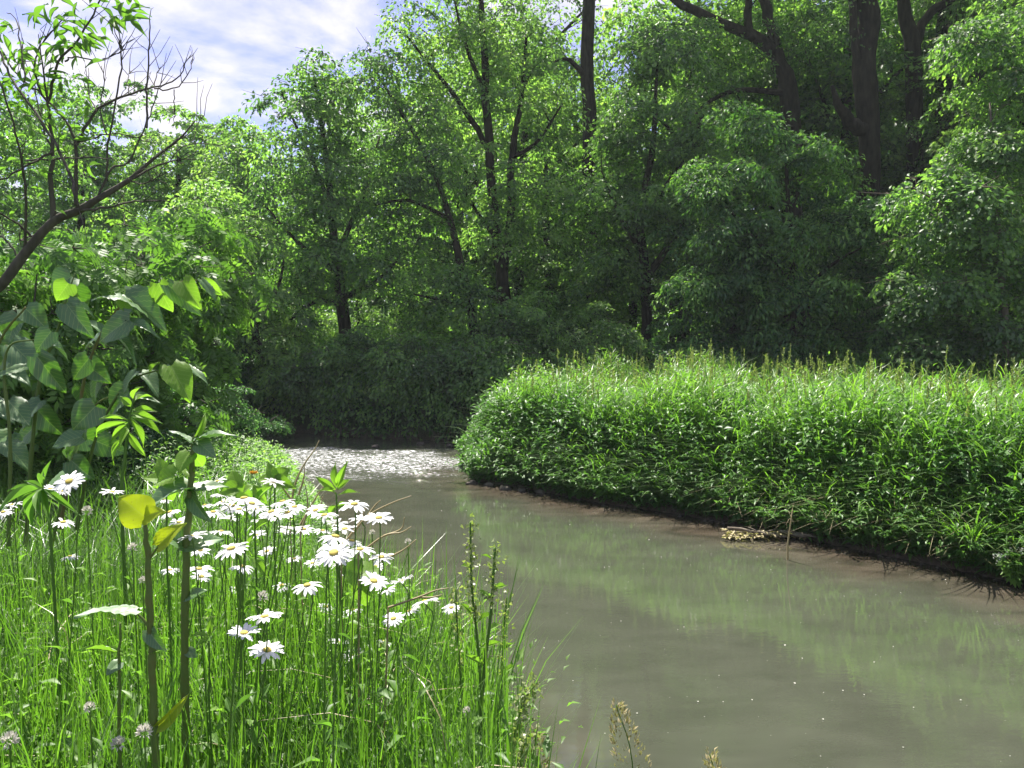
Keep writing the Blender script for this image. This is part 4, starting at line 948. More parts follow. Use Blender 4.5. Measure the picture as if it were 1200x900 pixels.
px_leaf(kn, 'yellow_leaf', 1, 170, 606, 187, 598, 22, Y1, -.02, .8, -.3)
px_leaf(kn, 'yellow_leaf', 1, 185, 640, 212, 612, 22, Y1, .0, .75, -.2, 'half yellow leaf')
stem(kn, [(174, 656, Y1, 1.6), (180, 648, Y1, 1.4), (186, 639, Y1, 1)], joints=False, name='petiole')
px_leaf(kn, 'knot_leaf', 0, 158, 716, 88, 714, 34, Y1, -.03, .12, .2, 'pale leaf seen edge on')
stem(kn, [(175, 735, Y1, 1.8), (166, 724, Y1, 1.5), (157, 716, Y1, 1.1)], joints=False, name='petiole')
px_leaf(kn, 'knot_leaf', 1, 174, 738, 190, 764, 18, Y1, -.02, .6, .3)
px_leaf(kn, 'yellow_leaf', 2, 184, 852, 222, 818, 14, Y1, .02, .6, .7, 'folded yellowing lower leaf')
px_leaf(kn, 'lime_leaf', 1, 176, 765, 196, 758, 8, Y1, .0, .3, 0)
Y2 = 1.32; x0, z0 = pg(220, Y2)
kn = thing('knotweed_plant', 'tallest jointed stem in the foreground with folded pale leaves at its tip', 'plant', (x0, Y2, z0))
stem_w(kn, [(219, 900, Y2, 7), (217, 780, Y2, 6.5), (218, 660, Y2, 6), (222, 580, Y2, 5), (226, 525, Y2, 4), (229, 510, Y2, 2)], 220)
for a in [('knot_leaf', 0, 230, 520, 200, 501, 13, 0, .25, .3), ('knot_leaf', 1, 232, 516, 274, 502, 18, 0, .3, -.3), ('knot_leaf', 0, 232, 518, 250, 534, 20, -.03, .6, .1),
          ('lime_leaf', 0, 222, 530, 208, 552, 22, -.03, .9, .1), ('lime_leaf', 1, 228, 532, 238, 550, 18, .02, .85, -.2), ('lime_leaf', 2, 231, 510, 244, 482, 7, .02, .5, .8),
          ('knot_leaf', 2, 222, 572, 162, 588, 34, -.04, .35, .15), ('knot_leaf', 0, 224, 572, 268, 566, 20, .02, .3, 0), ('lime_leaf', 1, 205, 558, 172, 566, 26, .05, .7, .3),
          ('knot_leaf', 1, 218, 640, 262, 626, 30, .03, .3, .2), ('knot_leaf', 2, 216, 640, 190, 620, 24, -.02, .4, 0), ('knot_leaf', 0, 217, 700, 240, 690, 14, -.02, .5, 0),
          ('lime_leaf', 2, 224, 555, 200, 530, 16, .04, .8, .4), ('knot_leaf', 1, 224, 580, 240, 612, 18, -.03, .7, .4), ('knot_leaf', 0, 219, 762, 232, 770, 12, 0, .5, 0)]:
    px_leaf(kn, a[0], a[1], *a[2:7], Y2, a[7], a[8], a[9])
Y3 = 1.2; x0, z0 = pg(141, Y3)
kn = thing('young_plant', 'thin young stem with one small pale leaf left of the thick jointed stem', 'plant', (x0, Y3, z0))
stem_w(kn, [(141, 900, Y3, 3), (140, 800, Y3, 2.6), (141, 730, Y3, 1.8)], 141)
px_leaf(kn, 'knot_leaf', 0, 140, 776, 124, 790, 16, Y3, -.02, .7, .2); px_leaf(kn, 'lime_leaf', 1, 141, 766, 90, 752, 5, Y3, 0, .2, .2)
Y4 = 1.7
def sprout(name, label, px, py, Y, foot, leaves, h=100, key='narrow', rr=1.7):
    x0, z0 = pg(foot, Y); o = thing(name, label, 'plant', (x0, Y, z0))
    stem_w(o, [(foot, py + h, Y, rr), ((px + foot) / 2, py + h / 2, Y, rr), (px, py + 6, Y, rr * .8)], foot, mat='stem', joints=False)
    r = np.random.RandomState(int(px + py))
    for (dx_, dy_, tx, ty, w) in leaves: px_leaf(o, key, r.randint(3), px + dx_, py + dy_, px + tx, py + ty, w, Y, r.uniform(-.03, .03), .5, r.uniform(-.5, .5))
    return o
sprout('leafy_sprout', 'fresh green sprout with upright pointed leaves rising above the daisies against the water', 394, 572, 1.5, 398,
       [(0, 0, -3, -30, 9), (1, 0, 10, -28, 9), (0, 2, -26, -14, 9), (0, 6, -18, -2, 7), (2, 8, 26, 2, 6), (0, 20, -12, 34, 10), (0, 22, 14, 18, 9), (1, 2, 16, -12, 8)])
sprout('leafy_sprout', 'sprout with a few bright leaves low among the grass at the centre of the daisies', 245, 745, 1.3, 246, [(0, 0, -20, -2, 7), (0, 0, 2, -22, 7), (0, 0, 10, -14, 6), (0, 2, -14, 10, 6)])
sprout('orange_budded_plant', 'green plant with pointed leaves and one orange yellow flower bud above the daisies', 297, 563, 1.7, 300,
       [(0, 6, -14, 12, 11), (0, 4, 14, 28, 12), (2, 30, 20, -2, 9), (0, 36, -22, 24, 11), (0, 60, 22, 40, 11), (0, 62, -10, 90, 10), (0, 90, 16, 112, 10)])
r_ = np.random.RandomState(420); o = [c for c in bpy.data.objects if c.name.startswith('orange_budded')][0]
mb = MB(); c = Pa(297, 555, 1.7); n_ = 26; th = r_.uniform(0, 6.28, n_); scatter(mb, 'kite', np.tile(c, (n_, 1)), np.stack([np.cos(th), np.sin(th), r_.uniform(.2, .8, n_)], -1), r_.normal(0, 1, (n_, 3)), .011, .005, .5); mb.build('flower', M['orange'], o)
sprout('broad_leafed_seedling', 'low plant with round bright green leaves beside the stream edge, above the daisies', 322, 562, 2.1, 322, [(0, 0, -22, -2, 18), (0, 0, 16, -14, 20), (0, 0, 22, 8, 16), (0, 4, -8, -22, 14)], key='lime_leaf')
sprout('broad_leafed_seedling', 'round bright leaf plant right of the tallest jointed stem', 278, 572, 1.9, 278, [(0, 0, -8, -22, 20), (0, 0, -24, 4, 18), (0, 0, 18, 12, 16), (0, 10, 10, 34, 16)], key='lime_leaf')
sprout('broad_leafed_seedling', 'plant with one wide square-looking bright leaf glowing behind the right-hand daisies', 422, 672, 1.7, 420, [(0, 0, 24, -8, 32), (0, 0, -22, -6, 30), (0, 10, 6, 40, 22)], h=70, key='lime_leaf')
sprout('broad_leafed_seedling', 'plant with upright bright leaves just behind the yellow leaf', 195, 560, 1.6, 196, [(0, 0, -12, -26, 18), (0, 0, 14, -20, 16), (0, 4, -28, -4, 18), (0, 10, 8, 30, 16)], key='lime_leaf')

# jagged leafed plant behind
Y5 = 2.2; x0, z0 = pg(143, Y5)
rg = thing('jagged_leafed_plant', 'upright plant with bright jagged lobed leaves below the broad-leafed thicket', 'plant', (x0, Y5, z0))
stem_w(rg, [(143, 600, Y5, 3), (146, 540, Y5, 2.6), (152, 490, Y5, 2), (158, 462, Y5, 1.2)], 143, mat='stem', joints=False)
r_ = np.random.RandomState(430)
for (bx, by, tx, ty) in [(156, 468, 160, 448), (157, 470, 176, 458), (155, 476, 140, 464), (155, 480, 182, 480), (152, 488, 192, 506), (152, 488, 172, 524), (150, 492, 118, 486), (150, 494, 102, 508), (150, 496, 128, 516), (149, 505, 170, 536), (148, 510, 122, 540), (150, 500, 140, 520), (152, 484, 186, 492)]:
    px_leaf(rg, 'narrow', r_.randint(2), bx, by, tx, ty, 9, Y5, r_.uniform(-.08, .08), .5, r_.uniform(-.6, .6))
# dark bladed plant (spreading narrow leaves) at the left
Y6 = 1.6; x0, z0 = pg(62, Y6)
sp_ = thing('spreading_leaf_plant', 'plant with a fan of long narrow drooping leaves beside the leftmost large daisy', 'plant', (x0, Y6, z0))
stem_w(sp_, [(60, 640, Y6, 2.4), (55, 600, Y6, 2), (50, 572, Y6, 1.5)], 62, mat='stem', joints=False)
for (tx, ty, w) in [(-5, 582, 9), (8, 570, 8), (20, 600, 8), (28, 612, 8), (30, 562, 8), (48, 548, 7), (58, 536, 5), (40, 600, 9), (56, 606, 8), (88, 598, 8), (14, 588, 7)]:
    px_leaf(sp_, 'narrow_dark', int(tx) % 2, 50, 572, tx, ty, w, Y6, r_.uniform(-.12, .12), .45, r_.uniform(-.4, .4))

# --- broad-leafed thicket on the left (every leaf its own part)
YK = 2.8; x0, z0 = pg(60, YK)
kt = thing('knotweed_thicket', 'clump of arching stems with large dark heart-shaped leaves at the left', 'plant', (x0, YK, z0))
STEMS = [[(70, 620, YK, 4), (88, 520, YK, 3.5), (100, 440, YK, 3), (122, 385, YK, 2.4), (150, 352, YK, 2), (197, 333, YK - .05, 1.5), (236, 328, YK - .1, 1)],
         [(90, 620, YK + .1, 4), (110, 520, YK, 3), (140, 460, YK, 2.5), (165, 440, YK - .05, 2), (205, 430, YK - .1, 1.2)],
         [(30, 640, YK, 4.5), (38, 520, YK, 4), (48, 440, YK, 3.5), (66, 390, YK, 2.5), (78, 350, YK, 1.6), (88, 320, YK, 1)],
         [(10, 640, YK - .2, 4), (12, 520, YK - .2, 3.5), (5, 440, YK - .2, 3), (12, 405, YK - .2, 2), (40, 398, YK - .25, 1.2)],
         [(60, 640, YK + .25, 4), (80, 560, YK + .25, 3), (95, 500, YK + .2, 2.5), (118, 470, YK + .1, 2), (150, 462, YK + .05, 1.2)],
         [(-30, 640, YK + .1, 4), (-20, 480, YK, 3), (0, 400, YK, 2.5), (30, 360, YK, 2)]]
for s_ in STEMS: stem(kt, s_, joints=True)
r_ = np.random.RandomState(440)
KL = [(197, 334, 237, 370, 20, .62, 'knot_leaf'), (186, 332, 198, 366, 26, .9, 'lime_leaf'), (214, 330, 232, 358, 24, .9, 'lime_leaf'), (236, 328, 256, 352, 14, .5, 'knot_leaf'), (238, 330, 262, 346, 14, .7, 'lime_leaf'),
      (146, 346, 200, 378, 34, .5, 'knot_leaf'), (146, 350, 106, 346, 18, .25, 'knot_leaf'), (144, 352, 150, 366, 16, .9, 'lime_leaf'), (84, 324, 60, 338, 30, .7, 'knot_leaf'), (80, 332, 66, 352, 24, .9, 'lime_leaf'),
      (78, 356, 104, 392, 28, .65, 'knot_leaf'), (90, 358, 114, 368, 12, .25, 'knot_leaf'), (152, 374, 110, 400, 34, .75, 'knot_leaf'), (150, 376, 188, 390, 12, .2, 'knot_leaf'), (138, 397, 164, 420, 9, .15, 'knot_leaf'),
      (14, 403, 46, 434, 32, .75, 'knot_leaf'), (44, 418, 76, 462, 28, .6, 'knot_leaf'), (14, 408, -12, 436, 30, .6, 'knot_leaf'), (28, 430, -8, 440, 14, .2, 'knot_leaf'),
      (200, 429, 223, 465, 32, .95, 'lime_leaf'), (204, 430, 216, 464, 18, .5, 'knot_leaf'), (222, 430, 246, 448, 11, .3, 'knot_leaf'), (152, 466, 188, 466, 12, .2, 'knot_leaf'), (152, 460, 118, 488, 36, .8, 'knot_leaf'),
      (112, 476, 84, 504, 34, .75, 'knot_leaf'), (160, 436, 140, 458, 26, .7, 'knot_leaf'), (164, 438, 188, 456, 22, .6, 'knot_leaf'), (115, 440, 106, 474, 26, .7, 'knot_leaf'), (96, 512, 58, 520, 26, .5, 'knot_leaf'), (98, 514, 76, 548, 24, .7, 'knot_leaf'),
      (60, 388, 40, 412, 26, .7, 'knot_leaf'), (66, 376, 92, 380, 18, .3, 'knot_leaf'), (100, 426, 126, 446, 26, .7, 'knot_leaf'), (104, 420, 82, 446, 26, .7, 'knot_leaf'), (48, 470, 20, 500, 30, .75, 'knot_leaf'), (44, 480, 70, 510, 28, .6, 'knot_leaf'),
      (10, 470, 34, 496, 28, .7, 'knot_leaf'), (120, 388, 98, 372, 20, .4, 'knot_leaf'), (30, 362, 56, 384, 26, .6, 'knot_leaf'), (0, 388, 28, 372, 22, .4, 'knot_leaf'), (4, 520, 34, 544, 28, .7, 'knot_leaf'), (84, 540, 108, 562, 26, .6, 'knot_leaf'),
      (60, 438, 52, 452, 14, .9, 'lime_leaf'), (176, 438, 180, 424, 10, .7, 'lime_leaf')]
for i, (bx, by, tx, ty, w, f, key) in enumerate(KL):
    px_leaf(kt, key, i, bx, by, tx, ty, w, YK + r_.uniform(-.18, .12), r_.uniform(-.06, .04), f * (.72 if key == 'knot_leaf' else 1), r_.uniform(-.7, .7))
for i in range(34):
    s_ = STEMS[r_.randint(len(STEMS))]; k = r_.randint(1, len(s_) - 1); a_ = s_[k]; u = r_.rand(); b_ = s_[k + 1] if k + 1 < len(s_) else a_
    bx = a_[0] * (1 - u) + b_[0] * u; by = a_[1] * (1 - u) + b_[1] * u
    if bx > 130: continue
    an = r_.uniform(-.3, 3.4); ln = r_.uniform(26, 44)
    px_leaf(kt, 'knot_leaf', i, bx, by, bx + math.cos(an) * ln, by + abs(math.sin(an)) * ln * .8, ln * .7, YK + .25 + r_.uniform(-.1, .3), r_.uniform(-.1, .1), r_.uniform(.3, .8), r_.uniform(-.4, .4))

# --- bare-branched leaning tree at the left
YB = 3.5
x0 = (-60 - 600) / FPX * YB
bt = thing('bare_branched_tree', 'leaning small tree with many bare grey twigs fanning out against the sky at the left', 'tree', (x0 - .25, YB, gz(x0, YB) - .05))
mb = MB(); c = smooth_path([(x0 - .25, YB, gz(x0, YB) - .1, .045), PR(-60, 400, YB, 9), PR(0, 336, YB, 6.2), PR(30, 296, YB, 5.6), PR(62, 260, YB, 5), PR(91, 247, YB, 4.6), PR(113, 234, YB, 3.8), PR(151, 211, YB + .03, 2.8), PR(181, 185, YB + .06, 1.8), PR(211, 162, YB + .08, 1.2), PR(229, 141, YB + .1, .7)], 40)
tube(mb, c[:, :3], c[:, 3], 8, cap=True); mb.build('trunk', M['bark_grey'], bt, smooth=True)
BR = [([(62, 260), (60, 211), (62, 177), (57, 132), (52, 90), (44, 40)], 4.2, .6, 0), ([(89, 240), (89, 200), (89, 170), (76, 140), (49, 111), (23, 91), (0, 57)], 3, .9, .05),
      ([(89, 170), (113, 130), (151, 110), (181, 102), (208, 91), (223, 64)], 2.4, .6, .1), ([(181, 104), (205, 103), (222, 84), (225, 66)], 1.2, .5, .12), ([(125, 212), (128, 160), (142, 84), (140, 52), (132, 30)], 1.8, .6, -.1),
      ([(172, 150), (172, 113), (174, 70), (176, 22)], 1.8, .8, .05), ([(28, 296), (31, 240), (26, 189), (15, 143), (0, 94)], 2.2, 1.2, -.15), ([(76, 72), (87, 66), (113, 71), (140, 62), (156, 45)], 1.4, .5, 0),
      ([(91, 247), (125, 243), (159, 236), (198, 235)], 2.2, .9, -.08), ([(151, 211), (185, 194), (204, 188), (230, 187)], 1.8, .7, .02), ([(94, 166), (125, 157), (151, 159), (174, 166)], 1.4, .6, .1),
      ([(57, 118), (68, 75), (98, 38), (117, 0), (125, -20)], 2.2, .9, -.05), ([(62, 177), (40, 190), (20, 200), (0, 212)], 2, 1, -.1), ([(0, 60), (12, 90), (30, 115), (60, 160), (80, 200), (91, 240)], 1.6, 2.4, -.2), ([(26, 189), (60, 186), (95, 184), (130, 186)], 1.6, .8, -.12),
      ([(8, 15), (19, 23), (25, 57), (30, 95)], .6, 1.2, -.2), ([(113, 234), (130, 200), (150, 190), (165, 160), (180, 125), (190, 90)], 2, .6, .06), ([(125, 157), (118, 130), (122, 100), (120, 78)], 1.2, .5, .08), ([(151, 110), (150, 90), (153, 82)], .9, .4, .1),
      ([(181, 102), (184, 85), (192, 76)], .9, .4, .1), ([(113, 130), (104, 110), (103, 80)], 1.0, .5, .1), ([(49, 111), (40, 80), (50, 50), (75, 20)], 1.6, .8, .05), ([(151, 211), (170, 215), (190, 205), (215, 190)], 1.2, .5, 0), ([(0, 250), (20, 262), (40, 280)], 1.4, 1.8, .1),
      ([(181, 185), (200, 170), (222, 155), (240, 135)], 1.1, .4, .1), ([(200, 188), (215, 172), (235, 168), (252, 158)], .9, .4, .1), ([(20, 300), (10, 285), (0, 275)], 1.5, 1.2, 0), ([(62, 177), (50, 150), (44, 120), (30, 70)], 1.6, .6, .1), ([(204, 105), (204, 130), (203, 150)], .8, .4, .1)]
r_ = np.random.RandomState(450); tipsB = []
for pts, ra, rb, dy_ in BR:
    n_ = len(pts); c = smooth_path([PR(p_[0], p_[1], YB + dy_ * i / (n_ - 1) * 2, .78 * (ra + (rb - ra) * i / (n_ - 1))) for i, p_ in enumerate(pts)], n_ * 4)
    c[1:, :3] += r_.normal(0, .0025, (len(c) - 1, 3)); mb = MB(); tube(mb, c[:, :3], c[:, 3], 5, cap=True)
    for k in range(len(pts) + 1):       # fine twigs
        i = r_.randint(len(c) // 3, len(c)); a = c[i, :3]; dd = nrm(c[min(i + 1, len(c) - 1), :3] - c[i - 1, :3]) + r_.normal(0, .6, 3); dd[2] += .4; l = r_.uniform(.05, .22)
        e = a + nrm(dd) * l; tube(mb, np.array([a, (a + e) / 2 + r_.normal(0, .008, 3), e]), [.0022, .0016, .0009], 3)
    mb.build('branch', M['bark_grey'], bt, smooth=True); tipsB.append(c)
def leaf_spray(px, py, n, L, spread, Y=YB):
    for i in range(n):
        a = P(px + r_.normal(0, spread), py + r_.normal(0, spread * .7), Y + r_.normal(0, .07)); an = r_.uniform(0, 6.28)
        d = Vector((math.cos(an), .5 * math.sin(an), r_.uniform(-.9, .35))).normalized() * L * r_.uniform(.6, 1.15)
        place_leaf(bt, LM['narrow_dark'][i % 2], a, a + d, L * .26, r_.uniform(.1, .8), r_.uniform(-.8, .8))
for a in [(52, 10, 9, .11, 14), (84, 22, 9, .10, 14), (75, 45, 9, .09, 14), (98, 40, 8, .09, 10), (130, 12, 9, .10, 14), (150, 4, 5, .10, 8), (145, 20, 6, .10, 8), (60, 62, 8, .09, 14), (12, 52, 10, .09, 14), (50, 75, 9, .09, 14), (8, 85, 8, .08, 12),
          (75, 120, 7, .08, 16), (92, 125, 6, .08, 10), (30, 130, 7, .08, 16), (108, 45, 6, .09, 8), (70, 90, 8, .08, 14), (20, 100, 8, .08, 14), (115, 0, 5, .1, 14), (40, 105, 7, .08, 16), (95, 60, 6, .08, 12), (15, 130, 8, .08, 18), (55, 150, 8, .08, 18), (20, 170, 8, .08, 18), (85, 160, 6, .08, 16), (40, 200, 8, .08, 20), (100, 190, 5, .08, 14), (10, 230, 8, .08, 18), (70, 225, 6, .08, 18), (0, 20, 6, .09, 12), (25, 70, 7, .08, 14)]: leaf_spray(*a)

# --- dry twigs standing between the daisies and the water
def dry_twig(label, paths, Y, foot):
    c0 = P(paths[0][0][0], paths[0][0][1], Y); o = thing('dry_twig', label, 'twig', (c0.x, Y, c0.z), 'dry twigs beside the daisies')
    for k, pts in enumerate(paths):
        c = smooth_path([PR(a, b_, Y + .02 * k, 1.5 - 1.0 * i / (len(pts) - 1)) for i, (a, b_) in enumerate(pts)], len(pts) * 4); mb = MB(); tube(mb, c[:, :3], c[:, 3], 4, cap=True); mb.build('branch', M['straw'], o)
    x_, z_ = pg(foot, Y); mb = MB(); tube(mb, [[x_, Y, z_], list(c0)], [.003, .002], 4); mb.build('stem', M['straw'], o)
dry_twig('longest dry twig forking over the water right of the sprout', [[(400, 640), (430, 606), (458, 590), (482, 581)], [(430, 606), (440, 592), (446, 586)], [(415, 625), (425, 605), (428, 596)]], 1.6, 395)
dry_twig('dry forked twig reaching right over the water above the right-hand daisies', [[(420, 650), (450, 628), (470, 624), (482, 617)], [(450, 628), (470, 620), (474, 606)], [(440, 660), (470, 646), (488, 632)]], 1.55, 415)
dry_twig('short dry twig above the rightmost open daisies', [[(455, 712), (490, 700), (510, 692), (526, 689)], [(490, 700), (505, 700), (518, 697)]], 1.5, 440)
dry_twig('dark bare twig rising against the riffle', [[(340, 600), (345, 570), (356, 545), (368, 528), (374, 516)], [(350, 580), (356, 560), (357, 545)], [(345, 590), (330, 570), (322, 560)]], 2.1, 340)
dry_twig('pale bent twig standing in front of the riffle', [[(352, 625), (360, 598), (359, 575), (355, 562)], [(360, 600), (375, 592), (378, 582)], [(352, 615), (366, 590), (385, 560)]], 1.9, 352)

# --- sorrel stalks and grass heads at the water's edge
def sorrel(name, label, pts, Y, foot, top, seed, wpx=2.2, leaves=(), cat='plant', dens=1.0, size=.010):
    x_, z_ = pg(foot, Y); o = thing(name, label, cat, (x_, Y, z_)); r = np.random.RandomState(seed)
    c = [[x_, Y, z_, wpx * Y / FPX]] + [list(PR(a, b_, Y, wpx * (1 - .5 * i / len(pts)))) for i, (a, b_) in enumerate(pts)]
    c = smooth_path(c, 30); mb = MB(); tube(mb, c[:, :3], c[:, 3], 5, cap=True); mb.build('stem', M['stem'], o, smooth=True)
    k0 = np.argmax(c[:, 2] > P(0, top, Y).z); mb = MB()
    for i in range(k0, len(c)):
        n_ = int(14 * dens); cc = c[i, :3] + r.normal(0, 1, (n_, 3)) * [.007, .007, .010]; scatter(mb, 'mid', cc, r.normal(0, .7, (n_, 3)) + [0, 0, -.2], r.normal(0, 1, (n_, 3)), size, size * .7, r.uniform(.2, 1, n_))
    mb.build('seed_spike', M['seed'], o, kind='stuff')
    for (bx, by, tx, ty, w) in leaves: px_leaf(o, 'narrow', r.randint(2), bx, by, tx, ty, w, Y, r.uniform(-.04, .04), .5, r.uniform(-.5, .5))
    return o
sorrel('sorrel_stalk', 'tall green seed stalk at the water edge, left of the darker one', [(566, 860), (560, 760), (553, 690), (551, 612)], 1.5, 568, 730, 501, 2, [(556, 720, 540, 706, 7), (558, 730, 578, 716, 8), (560, 760, 590, 750, 7), (552, 665, 538, 660, 5)])
sorrel('sorrel_stalk', 'darker seed stalk leaning beside the tallest one, knobbly at its tip', [(562, 870), (568, 780), (575, 720), (580, 642)], 1.45, 562, 710, 502, 2.6, [(574, 700, 560, 690, 6), (576, 690, 596, 684, 7), (572, 740, 588, 728, 8), (576, 655, 566, 649, 5), (568, 780, 548, 766, 8)])
sorrel('sorrel_stalk', 'slender seed stalk right of the two tall ones, low against the water', [(600, 900), (606, 850), (615, 820), (629, 800)], 1.3, 598, 870, 503, 1.6, dens=.7)
sorrel('sorrel_stalk', 'thin upright stalk between the tall seed stalks and the lowest daisy bud', [(545, 880), (540, 800), (536, 740), (534, 690)], 1.55, 545, 780, 504, 1.5, dens=.5)
sorrel('sorrel_stalk', 'leafy stalk behind the two tall seed stalks', [(580, 880), (588, 800), (590, 740), (594, 700)], 1.6, 582, 780, 505, 1.6, [(588, 790, 606, 776, 6), (586, 820, 570, 806, 6), (589, 760, 604, 752, 5)], dens=.5)
sorrel('sorrel_stalk', 'short weed stalk at the right end of the bank, lowest against the water', [(600, 930), (606, 900), (612, 880), (618, 862)], 1.25, 598, 900, 506, 1.5, dens=.5)
def panicle(label, px, py, pxb, pyb, Y, seed):
    r = np.random.RandomState(seed); a = Pa(pxb, pyb, Y); b_ = Pa(px, py, Y); foot = a - (b_ - a) * .2; foot[2] = a[2] - .35
    o = thing('seeding_grass', label, 'grass', tuple(foot)); mb = MB(); c = smooth_path([list(foot), list(a), list(b_)], 12); tube(mb, c, .0012, 4); mb.build('stem', M['stem'], o); mb = MB()
    n_ = 170; u = r.rand(n_); u0 = u ** .8; w = .030 * (1 - u0) ** .7 + .004; an = r.uniform(0, 6.28, n_)
    pc = a + (b_ - a) * u0[:, None] + np.stack([np.cos(an) * w, np.sin(an) * w, r.normal(0, .006, n_)], -1)
    scatter(mb, 'mid', pc, np.stack([np.cos(an) * .6, np.sin(an) * .6, np.ones(n_)], -1), r.normal(0, 1, (n_, 3)), .011, .0045, r.uniform(.5, 1, n_)); mb.build('seed_spike', M['straw'], o, kind='stuff')
panicle('feathery pale grass head rising at the bottom edge over the open water', 722, 826, 742, 905, 1.4, 510)
panicle('tip of a second feathery grass head at the very bottom edge, right of the first', 832, 884, 846, 960, 1.35, 511)
panicle('feathery grass head among the stalks at the lower edge of the near bank', 628, 862, 622, 930, 1.3, 512)

# ------------------------------------------------------------------ daisies
PT = MB()
for i in range(5): pass
t_ = np.linspace(0, 1, 5); wd = np.array([.32, .8, 1, .85, .35]) * .5
v_ = []
for i in range(5):
    for s in (-1, 0, 1): v_.append((s * wd[i], t_[i], .10 * math.sin(t_[i] * 2.4) - .12 * t_[i] ** 2 - (.04 if s == 0 else 0)))
ii = (np.arange(4)[:, None] * 3 + np.arange(2)[None]).ravel(); PT.add(v_, None, np.stack([ii, ii + 1, ii + 4, ii + 3], -1))
petal_me = PT.mesh('petal', M['petal'], True)
import bmesh
bm = bmesh.new(); bmesh.ops.create_uvsphere(bm, u_segments=14, v_segments=7, radius=1)
for v in bm.verts: v.co.z *= .45; v.co.z += .04 * math.sin(v.co.x * 21) * math.cos(v.co.y * 19)
disc_me = bpy.data.meshes.new('disc'); bm.to_mesh(disc_me); bm.free(); disc_me.materials.append(M['disc'])
for p_ in disc_me.polygons: p_.use_smooth = True
G1 = 'white daisies on the near bank'
LBL = {
 0: 'daisy level with the riffle edge, topmost of the right-hand patch, left of the open-faced one', 1: 'topmost wide daisy beside the sprout', 2: 'daisy farthest right in the upper right-hand patch', 5: 'large daisy overlapping the one with a clear greenish disc',
 6: 'largest daisy, tilted to show its round greenish yellow disc, in the right-hand patch', 7: 'wide flat daisy just right of the largest one', 10: 'daisy at the right tip of the patch showing a yellow centre',
 12: 'flat daisy at the right, on a bare stem over the water', 15: 'small single daisy beside the tall seed stalks', 16: 'half-open daisy lowest and farthest right, cupped upward',
 17: 'wide flat daisy left of centre, between the two patches', 18: 'daisy seen edge on, upper of the two big low ones in the grass', 19: 'big low daisy showing its yellow centre, lowest of the foreground',
 20: 'small ragged daisy low in the grass at the centre', 21: 'tilted daisy low in the grass, right of the ragged one', 32: 'wide ragged daisy in the middle of the left-hand patch', 31: 'daisy with a deep orange centre against the tallest jointed stem',
 46: 'big open daisy facing the viewer near the left edge', 51: 'leftmost flat daisy beside the yellow leaf', 52: 'small daisy at the left picture edge'}
DA = [(380, 604, 32), (415, 591, 36), (444, 607, 34), (424, 609, 30), (395, 613, 26), (393, 629, 40), (391, 648, 45), (422, 644, 36), (447, 653, 30), (440, 664, 22), (471, 681, 30), (438, 681, 36),
      (498, 705, 34), (480, 716, 26), (461, 725, 28), (529, 712, 24), (512, 742, 20), (360, 686, 36), (286, 742, 38), (313, 762, 42), (396, 753, 26), (413, 767, 26), (451, 752, 24), (413, 715, 24),
      (382, 711, 22), (407, 673, 24), (340, 620, 30), (318, 600, 32), (351, 767, 18), (255, 564, 20), (320, 565, 28), (225, 629, 34), (271, 643, 42), (259, 579, 24), (286, 584, 36), (272, 592, 28), (302, 596, 26), (331, 588, 30),
      (345, 594, 28), (268, 608, 24), (240, 592, 18), (259, 623, 28), (235, 645, 24), (233, 667, 34), (284, 664, 30), (236, 676, 24), (81, 564, 34), (313, 646, 22), (131, 577, 26), (59, 573, 20), (333, 624, 22), (74, 612, 26),
      (13, 592, 24), (4, 600, 22), (82, 652, 20), (199, 600, 24), (191, 585, 20), (199, 668, 22), (310, 723, 42), (356, 620, 24), (378, 622, 22), (278, 690, 20), (345, 655, 20), (302, 627, 20), (366, 660, 20), (73, 576, 20),
      (262, 588, 28), (295, 590, 30), (280, 597, 28), (323, 604, 28), (337, 601, 30), (370, 598, 26), (404, 620, 30), (383, 640, 28), (412, 634, 28), (400, 660, 26), (250, 600, 26), (306, 610, 24), (452, 690, 24), (425, 690, 26), (210, 612, 24), (330, 686, 22)]
CL = [('daisy crowded into the right-hand patch above the water', 'daisies crowded in the right-hand patch'), ('daisy crowded into the left-hand patch behind the jointed stems', 'daisies crowded in the left-hand patch'),
      ('small daisy scattered at the far left of the meadow', 'daisies scattered at the far left')]
r_ = np.random.RandomState(520)
